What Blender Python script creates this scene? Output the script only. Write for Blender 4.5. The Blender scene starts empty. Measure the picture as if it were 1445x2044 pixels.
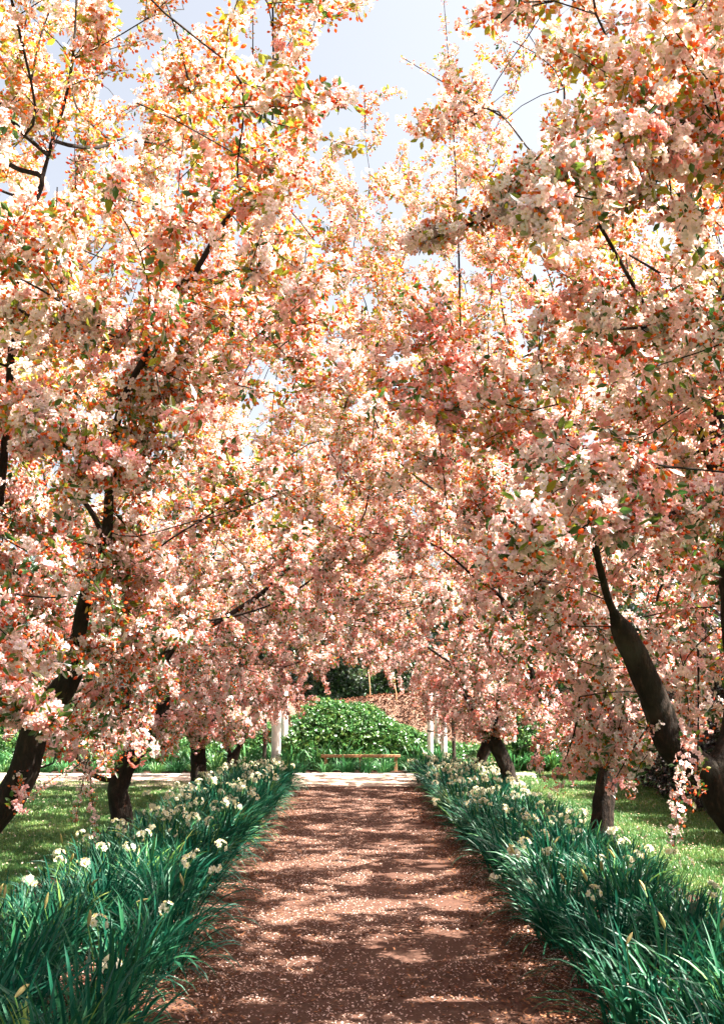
import bpy, math, random
import numpy as np
from mathutils import Vector, Matrix, Euler

random.seed(7)
RNG = np.random.default_rng(11)
scn = bpy.context.scene
COL = scn.collection

# ------------------------------------------------------------------ camera
W0, H0, F = 1445.0, 2044.0, 2000.0
CAM = Vector((0.0, 0.0, 1.6))
PITCH = math.atan(373.0 / F)
YAW = math.atan(9.5 / F)
cd = bpy.data.cameras.new("camera")
cam = bpy.data.objects.new("camera", cd)
COL.objects.link(cam)
cd.sensor_fit = 'VERTICAL'
cd.sensor_height = 36.0
cd.lens = F / H0 * 36.0
cd.clip_start = 0.05
cd.clip_end = 3000
cam.location = CAM
cam.rotation_euler = (math.radians(90) + PITCH, 0, -YAW)
scn.camera = cam
ROT = Euler(cam.rotation_euler).to_matrix()


def pix_dir(px, py):
    return ROT @ Vector(((px - W0 / 2) / F, -(py - H0 / 2) / F, -1.0))


def at(px, py, depth):
    """World point seen at a photo pixel, at a given distance along the path."""
    d = pix_dir(px, py)
    t = (depth - CAM.y) / d.y
    return CAM + d * t


def on_plane(px, py, z):
    d = pix_dir(px, py)
    t = (z - CAM.z) / d.z
    return CAM + d * t


def in_view(x, y, z, margin=0.12):
    v = ROT.transposed() @ (Vector((x, y, z)) - CAM)
    if v.z > -0.2:
        return False
    u, w = v.x / -v.z * F, v.y / -v.z * F
    return abs(u) < W0 / 2 * (1 + margin) and abs(w) < H0 / 2 * (1 + margin)


# ------------------------------------------------------------------ world, sun, exposure
SUN_EL, SUN_AZ = math.radians(56), math.radians(100)   # azimuth from +Y (down the path) towards +X
world = bpy.data.worlds.new("World")
scn.world = world
world.use_nodes = True
wn, wl = world.node_tree.nodes, world.node_tree.links
wn.clear()
sky = wn.new("ShaderNodeTexSky")
sky.sky_type = 'NISHITA'
sky.sun_disc = False
sky.sun_elevation = SUN_EL
sky.sun_rotation = SUN_AZ
sky.air_density = 1.0
sky.dust_density = 6.0
sky.ozone_density = 1.0
hs = wn.new("ShaderNodeHueSaturation")
hs.inputs['Saturation'].default_value = 0.4
bg = wn.new("ShaderNodeBackground")
bg.inputs['Strength'].default_value = 0.052
wo = wn.new("ShaderNodeOutputWorld")
wl.new(sky.outputs[0], hs.inputs['Color'])
wl.new(hs.outputs[0], bg.inputs['Color'])
wl.new(bg.outputs[0], wo.inputs['Surface'])

sd = bpy.data.lights.new("sun", 'SUN')
sd.energy = 5.0
sd.angle = math.radians(0.53)
sd.color = (1.0, 0.925, 0.82)
sun = bpy.data.objects.new("sun", sd)
COL.objects.link(sun)
SUN_DIR = Vector((math.sin(SUN_AZ) * math.cos(SUN_EL), math.cos(SUN_AZ) * math.cos(SUN_EL), math.sin(SUN_EL)))
sun.rotation_euler = SUN_DIR.to_track_quat('Z', 'Y').to_euler()
sun.location = (20, -10, 30)

scn.view_settings.view_transform = 'Standard'
scn.view_settings.look = 'None'
scn.view_settings.gamma = 1.0
scn.view_settings.use_curve_mapping = False
scn.view_settings.exposure = 2.75
scn.render.engine = 'CYCLES'
cy = scn.cycles
cy.use_denoising = True
cy.use_adaptive_sampling = True
cy.adaptive_threshold = 0.02
cy.max_bounces = 4
cy.diffuse_bounces = 2
cy.glossy_bounces = 2
cy.transmission_bounces = 3
cy.transparent_max_bounces = 4
cy.caustics_reflective = False
cy.caustics_refractive = False


# ------------------------------------------------------------------ helpers
def link(o, parent=None):
    COL.objects.link(o)
    if parent is not None:
        o.parent = parent
    return o


def tag(o, label=None, cat=None, group=None, kind=None):
    if label:
        o["label"] = label
    if cat:
        o["category"] = cat
    if group:
        o["group"] = group
    if kind:
        o["kind"] = kind
    return o


def empty(name, loc=(0, 0, 0), rz=0.0):
    o = bpy.data.objects.new(name, None)
    o.location = loc
    o.rotation_euler = (0, 0, rz)
    o.empty_display_size = 0.2
    return link(o)


def mesh_np(name, V, Fq, mats, mi=None, smooth=False):
    """Mesh from a vertex list and a list of faces, with material index per face."""
    me = bpy.data.meshes.new(name)
    me.from_pydata([tuple(v) for v in V], [], [tuple(f) for f in Fq])
    for m in (mats if isinstance(mats, (list, tuple)) else [mats]):
        me.materials.append(m)
    if mi is not None:
        me.polygons.foreach_set("material_index", np.asarray(mi, dtype=np.int32))
    if smooth:
        me.polygons.foreach_set("use_smooth", np.ones(len(me.polygons), dtype=bool))
    me.update()
    return me


def quads_np(name, V, mat):
    """Fast mesh of independent quads. V has shape (n, 4, 3)."""
    n = len(V)
    me = bpy.data.meshes.new(name)
    me.vertices.add(n * 4)
    me.vertices.foreach_set("co", np.ascontiguousarray(V, dtype=np.float32).ravel())
    me.loops.add(n * 4)
    me.loops.foreach_set("vertex_index", np.arange(n * 4, dtype=np.int32))
    me.polygons.add(n)
    me.polygons.foreach_set("loop_start", np.arange(0, n * 4, 4, dtype=np.int32))
    for m in (mat if isinstance(mat, (list, tuple)) else [mat]):
        me.materials.append(m)
    me.update()
    me.validate()
    return me


def obj(name, me, parent=None, loc=None, kind=None):
    o = bpy.data.objects.new(name, me)
    if loc is not None:
        o.location = loc
    link(o, parent)
    if kind:
        o["kind"] = kind
    return o


def box_faces(b=0):
    return [(b, b + 3, b + 2, b + 1), (b + 4, b + 5, b + 6, b + 7), (b, b + 1, b + 5, b + 4),
            (b + 1, b + 2, b + 6, b + 5), (b + 2, b + 3, b + 7, b + 6), (b + 3, b, b + 4, b + 7)]


def box_mesh(name, x0, x1, y0, y1, z0, z1, mat, bevel=0.0):
    import bmesh
    V = [(x0, y0, z0), (x1, y0, z0), (x1, y1, z0), (x0, y1, z0), (x0, y0, z1), (x1, y0, z1), (x1, y1, z1), (x0, y1, z1)]
    me = mesh_np(name, V, box_faces(), mat)
    if bevel:
        bm = bmesh.new()
        bm.from_mesh(me)
        bmesh.ops.bevel(bm, geom=bm.edges[:], offset=bevel, segments=2, affect='EDGES', profile=0.5)
        bm.to_mesh(me)
        bm.free()
    return me


class NodeMat:
    def __init__(self, name):
        self.m = bpy.data.materials.new(name)
        self.m.use_nodes = True
        self.n, self.l = self.m.node_tree.nodes, self.m.node_tree.links
        self.n.clear()
        self.out = self.n.new("ShaderNodeOutputMaterial")

    def new(self, t, **kw):
        nd = self.n.new(t)
        for k, v in kw.items():
            if k in nd.inputs:
                nd.inputs[k].default_value = v
            else:
                setattr(nd, k, v)
        return nd

    def ramp(self, stops, src=None):
        r = self.n.new("ShaderNodeValToRGB")
        el = r.color_ramp.elements
        while len(el) > 1:
            el.remove(el[-1])
        el[0].position, el[0].color = stops[0][0], (*stops[0][1], 1)
        for p, c in stops[1:]:
            e = el.new(p)
            e.color = (*c, 1)
        if src is not None:
            self.l.new(src, r.inputs[0])
        return r

    def noise(self, scale, detail=4, rough=0.55, coord='Object', vec=None):
        tc = self.n.new("ShaderNodeTexCoord")
        t = self.n.new("ShaderNodeTexNoise")
        t.inputs['Scale'].default_value = scale
        t.inputs['Detail'].default_value = detail
        t.inputs['Roughness'].default_value = rough
        self.l.new(vec if vec is not None else tc.outputs[coord], t.inputs['Vector'])
        return t

    def mix(self, fac, a, b, mode='MIX'):
        mx = self.n.new("ShaderNodeMix")
        mx.data_type = 'RGBA'
        mx.blend_type = mode
        for s, v in ((0, fac), (6, a), (7, b)):
            if hasattr(v, 'is_linked') or hasattr(v, 'links'):
                self.l.new(v, mx.inputs[s])
            elif s == 0:
                mx.inputs[0].default_value = v
            else:
                mx.inputs[s].default_value = (*v, 1)
        return mx.outputs[2]

    def leafy(self, col, trans=0.4, gloss=0.0, rough=0.4, tcol=None):
        """Diffuse + translucent + a little gloss: a thin petal or leaf."""
        d = self.n.new("ShaderNodeBsdfDiffuse")
        t = self.n.new("ShaderNodeBsdfTranslucent")
        self.l.new(col, d.inputs['Color'])
        self.l.new(tcol if tcol is not None else col, t.inputs['Color'])
        m = self.n.new("ShaderNodeMixShader")
        m.inputs[0].default_value = trans
        self.l.new(d.outputs[0], m.inputs[1])
        self.l.new(t.outputs[0], m.inputs[2])
        last = m
        if gloss > 0:
            g = self.n.new("ShaderNodeBsdfGlossy")
            g.inputs['Roughness'].default_value = rough
            fr = self.n.new("ShaderNodeFresnel")
            fr.inputs['IOR'].default_value = 1.45
            mu = self.n.new("ShaderNodeMath")
            mu.operation = 'MULTIPLY_ADD'
            mu.inputs[1].default_value = gloss
            mu.inputs[2].default_value = gloss * 0.04
            self.l.new(fr.outputs[0], mu.inputs[0])
            m2 = self.n.new("ShaderNodeMixShader")
            self.l.new(mu.outputs[0], m2.inputs[0])
            self.l.new(m.outputs[0], m2.inputs[1])
            self.l.new(g.outputs[0], m2.inputs[2])
            last = m2
        self.l.new(last.outputs[0], self.out.inputs['Surface'])
        return self.m

    def solid(self, col, rough=0.8, bump=None, strength=0.4, dist=0.02, spec=0.3):
        p = self.n.new("ShaderNodeBsdfPrincipled")
        p.inputs['Roughness'].default_value = rough
        p.inputs['Specular IOR Level'].default_value = spec
        if hasattr(col, 'links'):
            self.l.new(col, p.inputs['Base Color'])
        else:
            p.inputs['Base Color'].default_value = (*col, 1)
        if bump is not None:
            b = self.n.new("ShaderNodeBump")
            b.inputs['Strength'].default_value = strength
            b.inputs['Distance'].default_value = dist
            self.l.new(bump, b.inputs['Height'])
            self.l.new(b.outputs[0], p.inputs['Normal'])
        self.l.new(p.outputs[0], self.out.inputs['Surface'])
        return self.m


def rand_mat(name, stops, trans, gloss=0.0, rough=0.4, patch=None, tstops=None, split=0.0):
    """Leaf or petal whose colour varies from piece to piece (and in slow patches over the place)."""
    k = NodeMat(name)
    oi = k.n.new("ShaderNodeObjectInfo")
    fac = oi.outputs['Random']
    geo = k.n.new("ShaderNodeNewGeometry")
    isl = geo.outputs['Random Per Island']
    a = k.n.new("ShaderNodeMath")
    a.operation = 'MULTIPLY_ADD'
    a.inputs[1].default_value = 0.5 + split
    k.l.new(fac, a.inputs[0])
    b = k.n.new("ShaderNodeMath")
    b.operation = 'MULTIPLY'
    b.inputs[1].default_value = 0.5 - split
    k.l.new(isl, b.inputs[0])
    k.l.new(b.outputs[0], a.inputs[2])
    src = a.outputs[0]
    if patch:
        nz = k.n.new("ShaderNodeTexNoise")
        nz.inputs['Scale'].default_value = patch
        nz.inputs['Detail'].default_value = 2
        k.l.new(geo.outputs['Position'], nz.inputs['Vector'])
        c = k.n.new("ShaderNodeMath")
        c.operation = 'MULTIPLY_ADD'
        c.inputs[1].default_value = 1.3
        c.inputs[2].default_value = -0.65
        k.l.new(nz.outputs[0], c.inputs[0])
        e = k.n.new("ShaderNodeMath")
        e.operation = 'ADD'
        e.use_clamp = True
        k.l.new(src, e.inputs[0])
        k.l.new(c.outputs[0], e.inputs[1])
        src = e.outputs[0]
    r = k.ramp(stops, src)
    tc = k.ramp(tstops, src).outputs[0] if tstops else None
    return k.leafy(r.outputs[0], trans, gloss, rough, tc)


# ------------------------------------------------------------------ materials
M = {}
M['petal'] = rand_mat('blossom_petal', [(0.0, (0.92, 0.85, 0.86)), (0.4, (0.90, 0.73, 0.75)), (0.75, (0.86, 0.53, 0.56)), (1.0, (0.80, 0.30, 0.30))], 0.48, patch=0.9,
                      tstops=[(0.0, (0.92, 0.70, 0.62)), (0.6, (0.90, 0.52, 0.44)), (1.0, (0.86, 0.28, 0.22))], split=.28)
M['bud'] = rand_mat('blossom_bud', [(0.0, (0.66, 0.045, 0.03)), (0.5, (0.80, 0.13, 0.03)), (1.0, (0.86, 0.28, 0.045))], 0.45, gloss=0.3)
M['stamen'] = rand_mat('blossom_stamen', [(0.0, (0.75, 0.55, 0.22)), (1.0, (0.6, 0.42, 0.2))], 0.2)
M['appleleaf'] = rand_mat('apple_leaf', [(0.0, (0.02, 0.07, 0.015)), (0.5, (0.055, 0.12, 0.018)), (0.8, (0.20, 0.25, 0.03)), (1.0, (0.46, 0.32, 0.05))], 0.45, gloss=0.5, rough=0.35)
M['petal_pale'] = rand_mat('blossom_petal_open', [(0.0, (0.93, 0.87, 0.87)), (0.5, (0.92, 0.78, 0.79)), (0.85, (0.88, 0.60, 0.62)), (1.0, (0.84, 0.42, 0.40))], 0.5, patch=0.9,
                           tstops=[(0.0, (0.94, 0.80, 0.72)), (0.6, (0.92, 0.66, 0.55)), (1.0, (0.88, 0.40, 0.28))], split=.28)  # crown-top petal: sunlit whitening put into the colour
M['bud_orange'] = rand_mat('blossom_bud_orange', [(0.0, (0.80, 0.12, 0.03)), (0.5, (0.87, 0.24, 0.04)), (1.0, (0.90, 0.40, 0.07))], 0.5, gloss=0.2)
M['youngleaf'] = rand_mat('young_apple_leaf', [(0.0, (0.12, 0.19, 0.02)), (0.4, (0.28, 0.31, 0.03)), (0.75, (0.42, 0.36, 0.04)), (1.0, (0.60, 0.34, 0.06))], 0.55, gloss=0.3, rough=0.4)  # fresh leaf, with the glow of sun through it painted in
M['strap'] = rand_mat('daffodil_leaf', [(0.0, (0.004, 0.05, 0.032)), (0.5, (0.010, 0.085, 0.048)), (0.8, (0.03, 0.14, 0.055)), (0.93, (0.13, 0.24, 0.05)), (1.0, (0.30, 0.30, 0.08))], 0.3, gloss=0.05, rough=0.45)
M['agap'] = rand_mat('border_strap_leaf', [(0.0, (0.03, 0.14, 0.05)), (0.6, (0.07, 0.22, 0.07)), (1.0, (0.20, 0.32, 0.06))], 0.3, gloss=0.1, rough=0.45)
M['stalk'] = rand_mat('flower_stalk', [(0.0, (0.08, 0.22, 0.05)), (1.0, (0.14, 0.28, 0.06))], 0.2, gloss=0.3)
M['daff'] = rand_mat('narcissus_petal', [(0.0, (0.86, 0.83, 0.70)), (1.0, (0.88, 0.84, 0.62))], 0.35)
M['cup'] = rand_mat('narcissus_cup', [(0.0, (0.86, 0.72, 0.25)), (1.0, (0.85, 0.78, 0.45))], 0.3)
M['sheath'] = rand_mat('bud_sheath', [(0.0, (0.45, 0.42, 0.14)), (1.0, (0.5, 0.40, 0.2))], 0.3)
M['grass'] = rand_mat('grass_blade', [(0.0, (0.045, 0.15, 0.045)), (0.6, (0.11, 0.21, 0.055)), (1.0, (0.24, 0.28, 0.08))], 0.35, gloss=0.3, patch=0.5)
M['hedge'] = rand_mat('hedge_leaf', [(0.0, (0.03, 0.11, 0.03)), (0.6, (0.055, 0.17, 0.04)), (1.0, (0.20, 0.29, 0.06))], 0.3, gloss=0.35, rough=0.35)
M['darkleaf'] = rand_mat('purple_leaf', [(0.0, (0.018, 0.02, 0.02)), (0.6, (0.035, 0.022, 0.025)), (1.0, (0.07, 0.03, 0.03))], 0.15, gloss=0.8, rough=0.3)
M['evergreen'] = rand_mat('evergreen_leaf', [(0.0, (0.012, 0.045, 0.018)), (0.7, (0.03, 0.085, 0.025)), (1.0, (0.11, 0.17, 0.03))], 0.2, gloss=0.8, rough=0.35)
M['fallen'] = rand_mat('fallen_petal', [(0.0, (0.66, 0.52, 0.47)), (0.6, (0.52, 0.34, 0.28)), (1.0, (0.36, 0.19, 0.13))], 0.1)
M['chip'] = rand_mat('bark_chip', [(0.0, (0.028, 0.014, 0.010)), (0.5, (0.10, 0.046, 0.030)), (0.85, (0.22, 0.10, 0.055)), (1.0, (0.34, 0.20, 0.13))], 0.0)

k = NodeMat('bark')
tc = k.n.new("ShaderNodeTexCoord")
mp = k.n.new("ShaderNodeMapping")
mp.inputs['Scale'].default_value = (1, 1, 0.35)
k.l.new(tc.outputs['Object'], mp.inputs[0])
n1 = k.noise(26, 6, 0.65, vec=mp.outputs[0])
n2 = k.noise(5, 3, 0.5)
r1 = k.ramp([(0.3, (0.007, 0.005, 0.0045)), (0.55, (0.022, 0.014, 0.010)), (0.75, (0.07, 0.04, 0.028))], n1.outputs[0])
r2 = k.ramp([(0.55, (0, 0, 0)), (0.72, (1, 1, 1))], n2.outputs[0])
c = k.mix(r2.outputs[0], r1.outputs[0], (0.045, 0.038, 0.029))
M['bark'] = k.solid(c, 0.85, n1.outputs[0], 1.0, 0.035, 0.2)

k = NodeMat('path_soil')
n1 = k.noise(1.2, 3)
n2 = k.noise(60, 5, 0.7)
n3 = k.noise(260, 2, 0.6)
r1 = k.ramp([(0.25, (0.088, 0.046, 0.033)), (0.75, (0.135, 0.078, 0.058))], n1.outputs[0])
r2 = k.ramp([(0.3, (0.55, 0.5, 0.48)), (0.7, (1.15, 1.1, 1.1))], n2.outputs[0])
c = k.mix(1.0, r1.outputs[0], r2.outputs[0], 'MULTIPLY')
M['path'] = k.solid(c, 0.95, n3.outputs[0], 0.6, 0.01, 0.1)

k = NodeMat('bed_soil')
n1 = k.noise(3, 3)
n2 = k.noise(45, 5, 0.7)
r1 = k.ramp([(0.3, (0.035, 0.02, 0.014)), (0.7, (0.10, 0.052, 0.034))], n2.outputs[0])
M['soil'] = k.solid(r1.outputs[0], 0.95, n2.outputs[0], 0.9, 0.03, 0.1)

k = NodeMat('lawn_ground')
n1 = k.noise(0.6, 3)
n2 = k.noise(70, 4, 0.7)
r1 = k.ramp([(0.3, (0.035, 0.12, 0.03)), (0.7, (0.08, 0.18, 0.04))], n1.outputs[0])
r2 = k.ramp([(0.3, (0.5, 0.5, 0.5)), (0.7, (1.1, 1.1, 1.1))], n2.outputs[0])
c = k.mix(1.0, r1.outputs[0], r2.outputs[0], 'MULTIPLY')
M['lawn'] = k.solid(c, 0.9, n2.outputs[0], 0.8, 0.03, 0.1)

k = NodeMat('pale_gravel')
n1 = k.noise(2.0, 3)
n2 = k.noise(120, 3, 0.7)
r1 = k.ramp([(0.3, (0.42, 0.30, 0.23)), (0.7, (0.54, 0.41, 0.33))], n1.outputs[0])
r2 = k.ramp([(0.3, (0.75, 0.72, 0.7)), (0.7, (1.05, 1.05, 1.05))], n2.outputs[0])
c = k.mix(1.0, r1.outputs[0], r2.outputs[0], 'MULTIPLY')
M['gravel'] = k.solid(c, 0.9, n2.outputs[0], 0.5, 0.01, 0.15)

k = NodeMat('kerb_stone')
n1 = k.noise(9, 5, 0.6)
r1 = k.ramp([(0.3, (0.45, 0.40, 0.34)), (0.7, (0.62, 0.56, 0.49))], n1.outputs[0])
M['kerb'] = k.solid(r1.outputs[0], 0.85, n1.outputs[0], 0.4, 0.01, 0.2)

k = NodeMat('bank_mulch')
n1 = k.noise(5, 4, 0.6)
n2 = k.noise(40, 4, 0.7)
r1 = k.ramp([(0.25, (0.20, 0.11, 0.08)), (0.7, (0.42, 0.27, 0.20))], n1.outputs[0])
r2 = k.ramp([(0.3, (0.45, 0.42, 0.4)), (0.65, (1.1, 1.1, 1.1))], n2.outputs[0])
c = k.mix(1.0, r1.outputs[0], r2.outputs[0], 'MULTIPLY')
M['bank'] = k.solid(c, 0.95, n2.outputs[0], 1.0, 0.06, 0.1)

k = NodeMat('pale_render')
n1 = k.noise(7, 5, 0.6)
r1 = k.ramp([(0.3, (0.55, 0.49, 0.45)), (0.6, (0.76, 0.71, 0.67))], n1.outputs[0])
M['column'] = k.solid(r1.outputs[0], 0.75, n1.outputs[0], 0.3, 0.01, 0.2)

k = NodeMat('rail_timber')
mp = k.n.new("ShaderNodeMapping")
tc = k.n.new("ShaderNodeTexCoord")
mp.inputs['Scale'].default_value = (0.6, 9, 9)
k.l.new(tc.outputs['Object'], mp.inputs[0])
n1 = k.noise(6, 5, 0.6, vec=mp.outputs[0])
r1 = k.ramp([(0.3, (0.34, 0.16, 0.075)), (0.7, (0.55, 0.31, 0.17))], n1.outputs[0])
M['timber'] = k.solid(r1.outputs[0], 0.6, n1.outputs[0], 0.3, 0.005, 0.3)
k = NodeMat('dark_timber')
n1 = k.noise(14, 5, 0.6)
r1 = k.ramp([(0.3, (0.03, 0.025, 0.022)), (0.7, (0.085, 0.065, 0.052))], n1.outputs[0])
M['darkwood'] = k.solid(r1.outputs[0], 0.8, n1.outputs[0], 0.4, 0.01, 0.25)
k = NodeMat('white_paint')
n1 = k.noise(20, 3)
r1 = k.ramp([(0.3, (0.7, 0.7, 0.68)), (0.7, (0.8, 0.8, 0.78))], n1.outputs[0])
M['white'] = k.solid(r1.outputs[0], 0.5)


# ------------------------------------------------------------------ scattering on points (masses nobody could count)
def scatter(name, pts, rot, scl, var, protos, parent=None):
    pts = np.asarray(pts, dtype=np.float32)
    n = len(pts)
    me = bpy.data.meshes.new(name)
    me.vertices.add(n)
    me.vertices.foreach_set("co", pts.ravel())
    a = me.attributes.new("rot", 'FLOAT_VECTOR', 'POINT')
    a.data.foreach_set("vector", np.asarray(rot, dtype=np.float32).ravel())
    a = me.attributes.new("scl", 'FLOAT', 'POINT')
    a.data.foreach_set("value", np.asarray(scl, dtype=np.float32))
    a = me.attributes.new("var", 'INT', 'POINT')
    a.data.foreach_set("value", np.asarray(var, dtype=np.int32))
    o = obj(name, me, parent, kind="stuff")
    key = 'scatter_' + '_'.join(p.name for p in protos)
    g = bpy.data.node_groups.get(key[:60])
    if g is None:
        g = bpy.data.node_groups.new(key[:60], 'GeometryNodeTree')
        g.interface.new_socket("Geometry", in_out='INPUT', socket_type='NodeSocketGeometry')
        g.interface.new_socket("Geometry", in_out='OUTPUT', socket_type='NodeSocketGeometry')
        gi, go = g.nodes.new("NodeGroupInput"), g.nodes.new("NodeGroupOutput")
        jn = g.nodes.new("GeometryNodeJoinGeometry")

        def named(nm, dt):
            x = g.nodes.new("GeometryNodeInputNamedAttribute")
            x.data_type = dt
            x.inputs['Name'].default_value = nm
            return x.outputs['Attribute']
        ar, asc, av = named("rot", 'FLOAT_VECTOR'), named("scl", 'FLOAT'), named("var", 'INT')
        e2r = g.nodes.new("FunctionNodeEulerToRotation")
        g.links.new(ar, e2r.inputs[0])
        for i, p in enumerate(protos):
            oi = g.nodes.new("GeometryNodeObjectInfo")
            oi.transform_space = 'ORIGINAL'
            oi.inputs['Object'].default_value = p
            oi.inputs['As Instance'].default_value = False
            cmpn = g.nodes.new("FunctionNodeCompare")
            cmpn.data_type = 'INT'
            cmpn.operation = 'EQUAL'
            g.links.new(av, cmpn.inputs[2])
            cmpn.inputs[3].default_value = i
            ip = g.nodes.new("GeometryNodeInstanceOnPoints")
            g.links.new(gi.outputs[0], ip.inputs['Points'])
            g.links.new(cmpn.outputs[0], ip.inputs['Selection'])
            g.links.new(oi.outputs['Geometry'], ip.inputs['Instance'])
            g.links.new(e2r.outputs[0], ip.inputs['Rotation'])
            g.links.new(asc, ip.inputs['Scale'])
            g.links.new(ip.outputs[0], jn.inputs[0])
        g.links.new(jn.outputs[0], go.inputs[0])
    md = o.modifiers.new("scatter", 'NODES')
    md.node_group = g
    return o


def proto(name, me):
    return bpy.data.objects.new(name, me)        # never linked to the scene: only its geometry is used


def unit(v):
    return v / (np.linalg.norm(v) + 1e-9)


def rand_unit(rng):
    v = rng.normal(size=3)
    return unit(v)


def basis(d, rng):
    d = unit(np.asarray(d, float))
    a = rand_unit(rng)
    x = unit(np.cross(a, d))
    y = np.cross(d, x)
    return np.stack([x, y, d], axis=1)            # columns: local x, y, z


def lump(p, s):
    """Cheap smooth 3-D noise in about -1..1."""
    x, y, z = p[..., 0], p[..., 1], p[..., 2]
    return (np.sin(x * 2.1 + 1.3 * s + 1.7 * np.sin(y * 1.3 + s)) + np.sin(y * 2.3 + 2.1 * s + 1.5 * np.sin(z * 1.7 - s)) + np.sin(z * 2.6 + .7 * s + 1.6 * np.sin(x * 1.9 + 2 * s))) / 3


# ------------------------------------------------------------------ blossom cluster prototypes
def blossom_mesh(name, nfl, nbud, nleaf, seed, spread=0.048, mats=('petal', 'bud', 'stamen', 'appleleaf')):
    rng = np.random.default_rng(seed)
    V, Fc, mi = [], [], []

    def add(vs, fs, m):
        b = len(V)
        V.extend(vs)
        for f in fs:
            Fc.append(tuple(b + i for i in f))
            mi.append(m)
    for i in range(nfl):
        d = rand_unit(rng)
        d[2] = abs(d[2]) * 0.9 - 0.15
        d = unit(d)
        c = d * spread * rng.uniform(0.55, 1.15) + np.array([0, 0, 0.01])
        B = basis(unit(d + 0.35 * rand_unit(rng)), rng)
        L = rng.uniform(0.019, 0.025)
        cup = rng.uniform(0.05, 0.5)
        a0 = rng.uniform(0, 6.28)
        for p in range(5):
            a = a0 + p * 1.2566 + rng.uniform(-.12, .12)
            e = cup + rng.uniform(-.2, .2)
            u = np.array([math.cos(a) * math.cos(e), math.sin(a) * math.cos(e), math.sin(e)])
            t = np.array([-math.sin(a), math.cos(a), 0])
            w = L * rng.uniform(0.37, 0.45)
            nrm = np.cross(u, t)
            loc = [u * 0.002, u * L * .5 - t * w + nrm * -.0015, u * L * .93 - t * w * .62,
                   u * L * 1.0, u * L * .93 + t * w * .62, u * L * .5 + t * w + nrm * -.0015, u * L * .55 + nrm * 0.003]
            add([c + B @ q for q in loc], [(0, 1, 6), (1, 2, 3, 6), (6, 3, 4, 5), (0, 6, 5)], 0)
        add([c + B @ np.array(q) for q in ((0.005, 0, .002), (-.003, .0045, .002), (-.003, -.0045, .002), (0, 0, .009))],
            [(0, 1, 3), (1, 2, 3), (2, 0, 3)], 2)
    for i in range(nbud):
        d = rand_unit(rng)
        d = unit(d + np.array([0, 0, .25]))
        c = d * spread * rng.uniform(0.8, 1.5)
        B = basis(unit(d + .3 * rand_unit(rng)), rng)
        r, h = rng.uniform(.006, .0085), rng.uniform(.011, .0155)
        vs = [np.array([0, 0, -h * .7])]
        for zz, rr in ((-.2, .85), (.25, 1.0), (.7, .6)):
            for q in range(4):
                vs.append(np.array([math.cos(q * 1.5708) * r * rr, math.sin(q * 1.5708) * r * rr, h * zz]))
        vs.append(np.array([0, 0, h]))
        fs = [(0, 2, 1), (0, 3, 2), (0, 4, 3), (0, 1, 4)]
        for lv in (0, 4):
            for q in range(4):
                fs.append((1 + lv + q, 1 + lv + (q + 1) % 4, 5 + lv + (q + 1) % 4, 5 + lv + q))
        for q in range(4):
            fs.append((9 + q, 9 + (q + 1) % 4, 13))
        add([c + B @ q for q in vs], fs, 1)
        st = B[:, 0] * .0009                      # thin flower stalk
        add([c * .05 - st, c * .05 + st, c + st, c - st], [(0, 1, 2, 3)], 3)
    for i in range(nleaf):
        d = rand_unit(rng)
        d = unit(d + np.array([0, 0, -.1]))
        c = d * spread * rng.uniform(.3, .7)
        B = basis(d, rng)
        L, w = rng.uniform(.034, .056), rng.uniform(.010, .015)
        bend = rng.uniform(-.012, .012)
        loc = [(0, 0, 0), (-w * .9, .004, L * .4), (-w * .6, .003 + bend * .5, L * .75), (0, bend, L),
               (w * .6, .003 + bend * .5, L * .75), (w * .9, .004, L * .4), (0, 0, L * .4), (0, bend * .5, L * .75)]
        add([c + B @ np.array(q) for q in loc], [(0, 6, 1), (1, 6, 7, 2), (2, 7, 3), (0, 5, 6), (6, 5, 4, 7), (7, 4, 3)], 3)
    return mesh_np(name, V, Fc, [M[q] for q in mats], mi)


FORMS = [
    (9, 2, 2, 21, .052), (8, 4, 2, 22, .05), (10, 0, 2, 23, .055), (7, 3, 4, 24, .05),      # in full flower
    (3, 11, 4, 25, .05), (4, 9, 3, 26, .05), (1, 10, 5, 27, .045),                            # still in bud
    (2, 2, 8, 28, .045), (4, 1, 6, 29, .05)]
BLOSSOM = [blossom_mesh('blossom_%d' % i, *a) for i, a in enumerate(FORMS)]
YOUNG = ('petal_pale', 'bud_orange', 'stamen', 'youngleaf')            # fresh growth at the crown tops, with sunlit glow put into the colours
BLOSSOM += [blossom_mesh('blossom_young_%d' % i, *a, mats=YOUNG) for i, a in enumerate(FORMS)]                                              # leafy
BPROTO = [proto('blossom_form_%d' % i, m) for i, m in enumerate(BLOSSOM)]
FULL, BUDDY, LEAFY = [0, 1, 2, 3], [4, 5, 6], [7, 8]


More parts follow.
